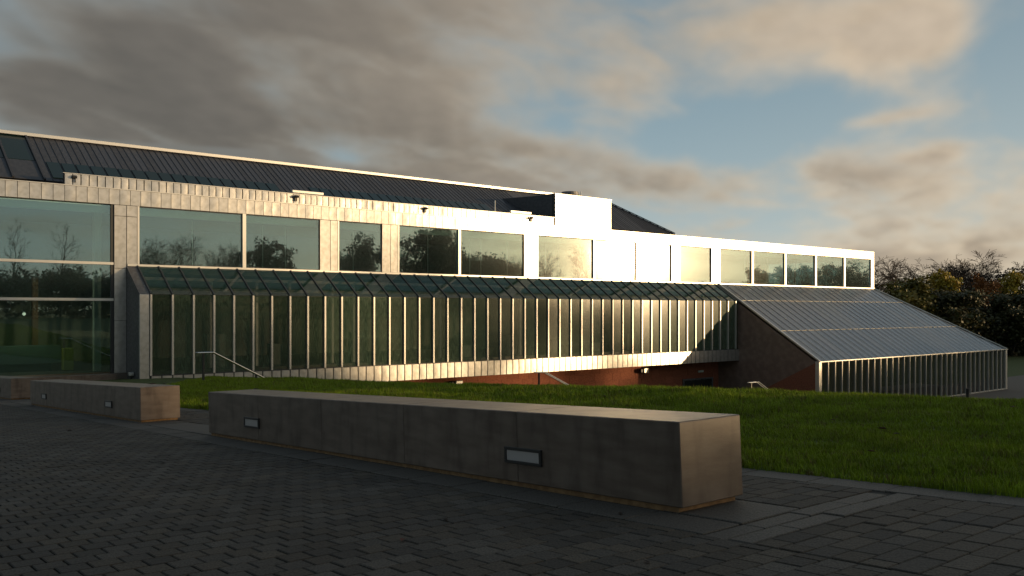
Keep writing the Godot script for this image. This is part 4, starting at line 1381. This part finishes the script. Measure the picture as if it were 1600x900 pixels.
func make_trees() -> void:
	# beyond the museum's far end
	var g := "trees beyond the far lawn"
	var far := [
		["bare_4", 126.0, 75.0, 8.2, 1.2, 0.3, "pale bare tree farthest left, beside the museum's upper corner"],
		["bare_5", 136.0, 77.0, 9.0, 1.4, 1.1, "wide bare tree with fine grey branches above the glazed wing"],
		["bare_6", 143.0, 77.0, 8.2, 1.3, 2.0, "bare reddish tree right of the wide grey one"],
		["bare_4", 150.0, 74.0, 9.2, 1.3, 4.0, "tall bare brown tree above the first yellow crown"],
		["bare_5", 157.0, 73.0, 9.0, 1.3, 5.1, "dense bare tree near the middle of the far treeline"],
		["bare_6", 163.0, 69.0, 10.3, 1.4, 0.9, "broad brown bare tree left of the pine"],
		["bare_5", 166.0, 72.0, 9.9, 1.3, 3.3, "bare brown tree standing close behind the broad one"],
		["bare_4", 130.0, 82.0, 7.6, 1.5, 2.7, "low bare tree behind the farthest left one"],
		["bare_6", 178.0, 70.0, 9.0, 1.4, 1.3, "bare tree behind the rust brown pine"],
		["pine_a", 172.0, 60.0, 9.6, 1.2, 0.4, "flat topped rust brown pine at the right of the treeline"],
		["bushy_olive", 131.0, 64.0, 5.2, 1.3, 0.2, "round olive tree nearest the museum's far end"],
		["bushy_yellow", 146.0, 66.0, 7.0, 0.8, 1.2, "yellow leaved tree in the middle of the far treeline"],
		["bushy_orange", 153.0, 62.0, 6.4, 0.75, 2.2, "orange leaved tree left of the brightest yellow one"],
		["bushy_yellow", 157.0, 60.0, 6.9, 0.75, 3.0, "brightest yellow tree, right beside the orange one"],
		["bushy_olive", 161.0, 57.0, 6.0, 0.9, 4.2, "olive yellow tree in front of the broad bare tree"],
		["bushy_olive", 166.0, 54.0, 6.2, 0.85, 5.2, "yellow green tree under the rust brown pine"],
		["bushy_orange", 172.0, 53.0, 6.0, 0.8, 0.5, "orange red tree at the right edge under the pine"],
		["bushy_a", 138.0, 60.0, 3.6, 1.5, 0.7, "dark bushy tree behind the glazed wing's roof"],
		["bushy_a", 150.0, 57.0, 3.4, 1.5, 1.9, "dark bushy tree below the yellow crown"],
		["bushy_a", 160.0, 52.0, 3.2, 1.5, 3.3, "dark bushy tree above the wing's far corner"],
		["bushy_a", 169.0, 47.0, 3.4, 1.5, 4.4, "dark bushy tree at the right edge of the view"],
	]
	for t in far:
		tree(t[0], t[1], t[2], t[3], t[4], t[5], t[6], g)
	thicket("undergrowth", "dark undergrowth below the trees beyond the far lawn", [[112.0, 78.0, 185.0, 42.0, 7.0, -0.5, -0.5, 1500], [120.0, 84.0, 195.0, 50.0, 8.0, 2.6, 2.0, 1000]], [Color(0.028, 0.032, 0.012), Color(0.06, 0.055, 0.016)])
	# tall trees on the left of the forecourt, outside the view: the benches' near sides and the setts lie in their shade
	var side := [
		["oak_a", -13.0, -9.0, 13.5, 1.1, 1.0, "great oak at the left of the forecourt, behind the viewer"],
		["oak_b", -15.0, 1.0, 14.5, 1.1, 2.0, "broad oak at the left of the forecourt, beside the viewer"],
		["oak_c", -17.0, 11.0, 13.0, 1.1, 3.0, "oak at the left of the forecourt, nearer the museum"],
		["oak_a", -18.0, 21.0, 13.5, 1.1, 4.0, "oak at the left of the forecourt, nearest the museum"],
		["oak_b", -5.0, -16.0, 13.0, 1.1, 5.0, "oak behind the viewer, at the forecourt's rear edge"],
	]
	for t in side:
		tree(t[0], t[1], t[2], t[3], t[4], t[5], t[6], "oaks shading the forecourt")
	# across the lawn behind the viewer: seen in the windows, and what shades the forecourt
	g = "trees mirrored in the museum windows"
	var back := [
		["slender_1", 25.0, -56.0, 13.0, 1.0, 0.4, "slender bare tree mirrored at the left in the entrance glass"],
		["slender_2", 29.5, -52.0, 12.5, 1.0, 1.4, "slender bare tree mirrored beside the round oak in the entrance glass"],
		["oak_b", 35.0, -66.0, 7.5, 1.35, 0.9, "low round oak mirrored in the entrance glass"],
		["bare_1", 42.0, -54.0, 11.5, 1.25, 2.2, "bare tree mirrored at the left of the first upper window"],
		["bare_2", 47.5, -56.0, 12.3, 1.35, 3.1, "bare tree mirrored in the middle of the first upper window"],
		["bare_3", 53.5, -57.0, 10.6, 1.2, 0.1, "bare tree mirrored at the right of the first upper window"],
		["bare_1", 75.2, -54.2, 9.6, 1.3, 2.2, "bare tree mirrored under the dark one in the narrow upper window"],
		["bare_1", 58.5, -58.0, 11.8, 0.9, 5.2, "bare tree mirrored at the left of the second upper window"],
		["oak_c", 68.5, -72.0, 14.0, 0.9, 1.2, "dark tree mirrored in the second upper window"],
		["oak_b", 110.0, -110.0, 19.5, 0.9, 4.2, "tree mirrored in the narrow upper window"],
		["oak_a", 95.0, -56.0, 16.6, 1.0, 0.0, "great oak mirrored in the fourth upper window"],
		["bushy_a", 108.0, -60.0, 10.0, 0.6, 0.4, "small dark tree mirrored beside the great oak"],
		["bushy_c", 113.0, -59.0, 10.6, 0.5, 2.0, "narrow dark tree mirrored right of the great oak"],
		["bare_2", 116.5, -58.0, 10.6, 0.8, 5.0, "dense bare shrubby tree mirrored at the left of the fifth upper window"],
		["bare_3", 119.5, -58.0, 11.5, 0.8, 2.9, "small bare tree mirrored in the fifth upper window"],
		["bare_1", 123.0, -57.5, 8.6, 0.9, 0.9, "low bare tree mirrored at the right of the fifth upper window"],
		["bare_1", 138.0, -72.0, 14.5, 0.9, 1.9, "pale bare tree mirrored at the left of the sixth upper window"],
		["bare_2", 152.0, -72.0, 17.0, 0.95, 0.2, "pale bare tree mirrored in the sixth upper window, left of the sun"],
		["bare_3", 163.0, -72.0, 13.0, 0.8, 4.0, "bare tree mirrored close under the sun"],
		["bare_1", 215.0, -80.0, 9.5, 1.0, 3.3, "small bare tree mirrored right of the sun"],
		["bushy_b", 165.0, -30.0, 9.8, 1.2, 0.3, "round green tree mirrored in the window row's eleventh pane"],
		["bushy_c", 174.0, -30.0, 10.6, 1.2, 1.3, "green tree mirrored in the twelfth pane"],
		["bushy_b", 182.0, -30.0, 10.9, 1.2, 2.3, "broad green tree mirrored between the twelfth and thirteenth panes"],
		["oak_a", 191.0, -30.0, 11.6, 0.9, 2.0, "oak mirrored in the thirteenth pane"],
		["oak_c", 200.5, -30.0, 12.4, 1.0, 3.0, "oak mirrored in the last upper window"],
		["bushy_c", 209.0, -30.0, 10.0, 1.2, 5.0, "green tree mirrored at the edge of the last upper window"],
	]
	for t in back:
		tree(t[0], t[1], t[2], t[3], t[4], t[5], t[6], g)
	thicket("shrub_belt", "belt of shrubs below the trees mirrored in the museum windows",
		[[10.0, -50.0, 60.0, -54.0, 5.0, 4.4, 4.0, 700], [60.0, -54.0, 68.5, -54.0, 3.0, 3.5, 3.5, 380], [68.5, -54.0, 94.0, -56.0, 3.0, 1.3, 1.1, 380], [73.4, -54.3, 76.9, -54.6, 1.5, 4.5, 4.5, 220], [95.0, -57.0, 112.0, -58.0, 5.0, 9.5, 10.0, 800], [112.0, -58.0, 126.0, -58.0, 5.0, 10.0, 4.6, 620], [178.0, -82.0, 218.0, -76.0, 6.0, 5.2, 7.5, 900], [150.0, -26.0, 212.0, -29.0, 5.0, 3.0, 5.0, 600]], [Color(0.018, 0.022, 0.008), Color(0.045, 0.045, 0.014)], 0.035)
	thicket("far_shrub_belt", "belt of tall shrubs beyond the mirrored trees at the right", [[235.0, -62.0, 345.0, -50.0, 9.0, 5.5, 6.0, 1000]], [Color(0.018, 0.022, 0.008), Color(0.045, 0.045, 0.014)], 0.12)

# ------------------------------------------------------------------ scene
func _ready() -> void:
	rng.seed = 7
	var cam := Camera3D.new()
	cam.name = "camera"
	add_child(cam)
	cam.position = Vector3(0, EY, 0)
	cam.rotation.y = -atan2(0.6360273, 0.7716665)
	cam.projection = Camera3D.PROJECTION_FRUSTUM
	cam.near = 0.05
	cam.far = 2500.0
	cam.size = 0.05 * 900.0 / 1371.0
	cam.frustum_offset = Vector2(0, 0.05 * 35.46 / 1371.0)
	cam.current = true
	var to_sun := Vector3(0.7401, 0.0624, 0.6859).normalized()
	var sky := Sky.new()
	var pan := PanoramaSkyMaterial.new()
	pan.panorama = make_sky(to_sun)
	sky.sky_material = pan
	var env := Environment.new()
	env.background_mode = Environment.BG_SKY
	env.sky = sky
	env.background_energy_multiplier = 1.0
	env.tonemap_mode = Environment.TONE_MAPPER_LINEAR
	env.tonemap_exposure = 1.0
	env.sdfgi_enabled = true
	env.ssao_enabled = true
	env.ssil_enabled = true
	var we := WorldEnvironment.new()
	we.name = "environment"
	we.environment = env
	add_child(we)
	var sun := DirectionalLight3D.new()
	sun.name = "sun"
	sun.light_color = Color(1.0, 0.85, 0.64)
	sun.light_energy = 1.05
	sun.light_angular_distance = 0.53
	sun.shadow_enabled = true
	add_child(sun)
	sun.look_at_from_position(Vector3.ZERO, -to_sun, Vector3.UP)

	make_materials()
	M.lead_bar = mat(Color(0.075, 0.08, 0.085), 0.4, 0.4)
	M.wing_seam = mat(Color(0.50, 0.50, 0.49), 0.4, 0.6)
	M.roof_glass = mat(Color(0.008, 0.02, 0.02), 0.1, 0.0, 0.4)
	M.gable = grained(noise_tex(512, 0.01, [Color(0.19, 0.13, 0.105), Color(0.24, 0.17, 0.14)], [0.3, 0.75], 33, 4), Vector3(0.3, 0.3, 0.3), 0.35, 0.15)
	M.wing_solid = mat(Color(0.02, 0.024, 0.022), 0.1)
	make_land()
	make_paving()
	make_museum()
	make_trees()
	bench(3.504, 11.377, 4.2346, 0.6208, 0.530, [5.0, 9.97], "long sandstone bench nearest the viewer, two dark framed lights in its side", "stone benches in a row")
	bench(14.477, 22.69, 4.30, 0.6208, 0.525, [16.25, 21.25], "second sandstone bench in the row, left of the nearest one", "stone benches in a row")
	bench(25.93, 34.0, 4.46, 0.6208, 0.525, [27.6], "farthest stone bench, cut by the left edge of the view", "stone benches in a row")
	make_fittings()
	make_fallen_leaves()
	make_grass()
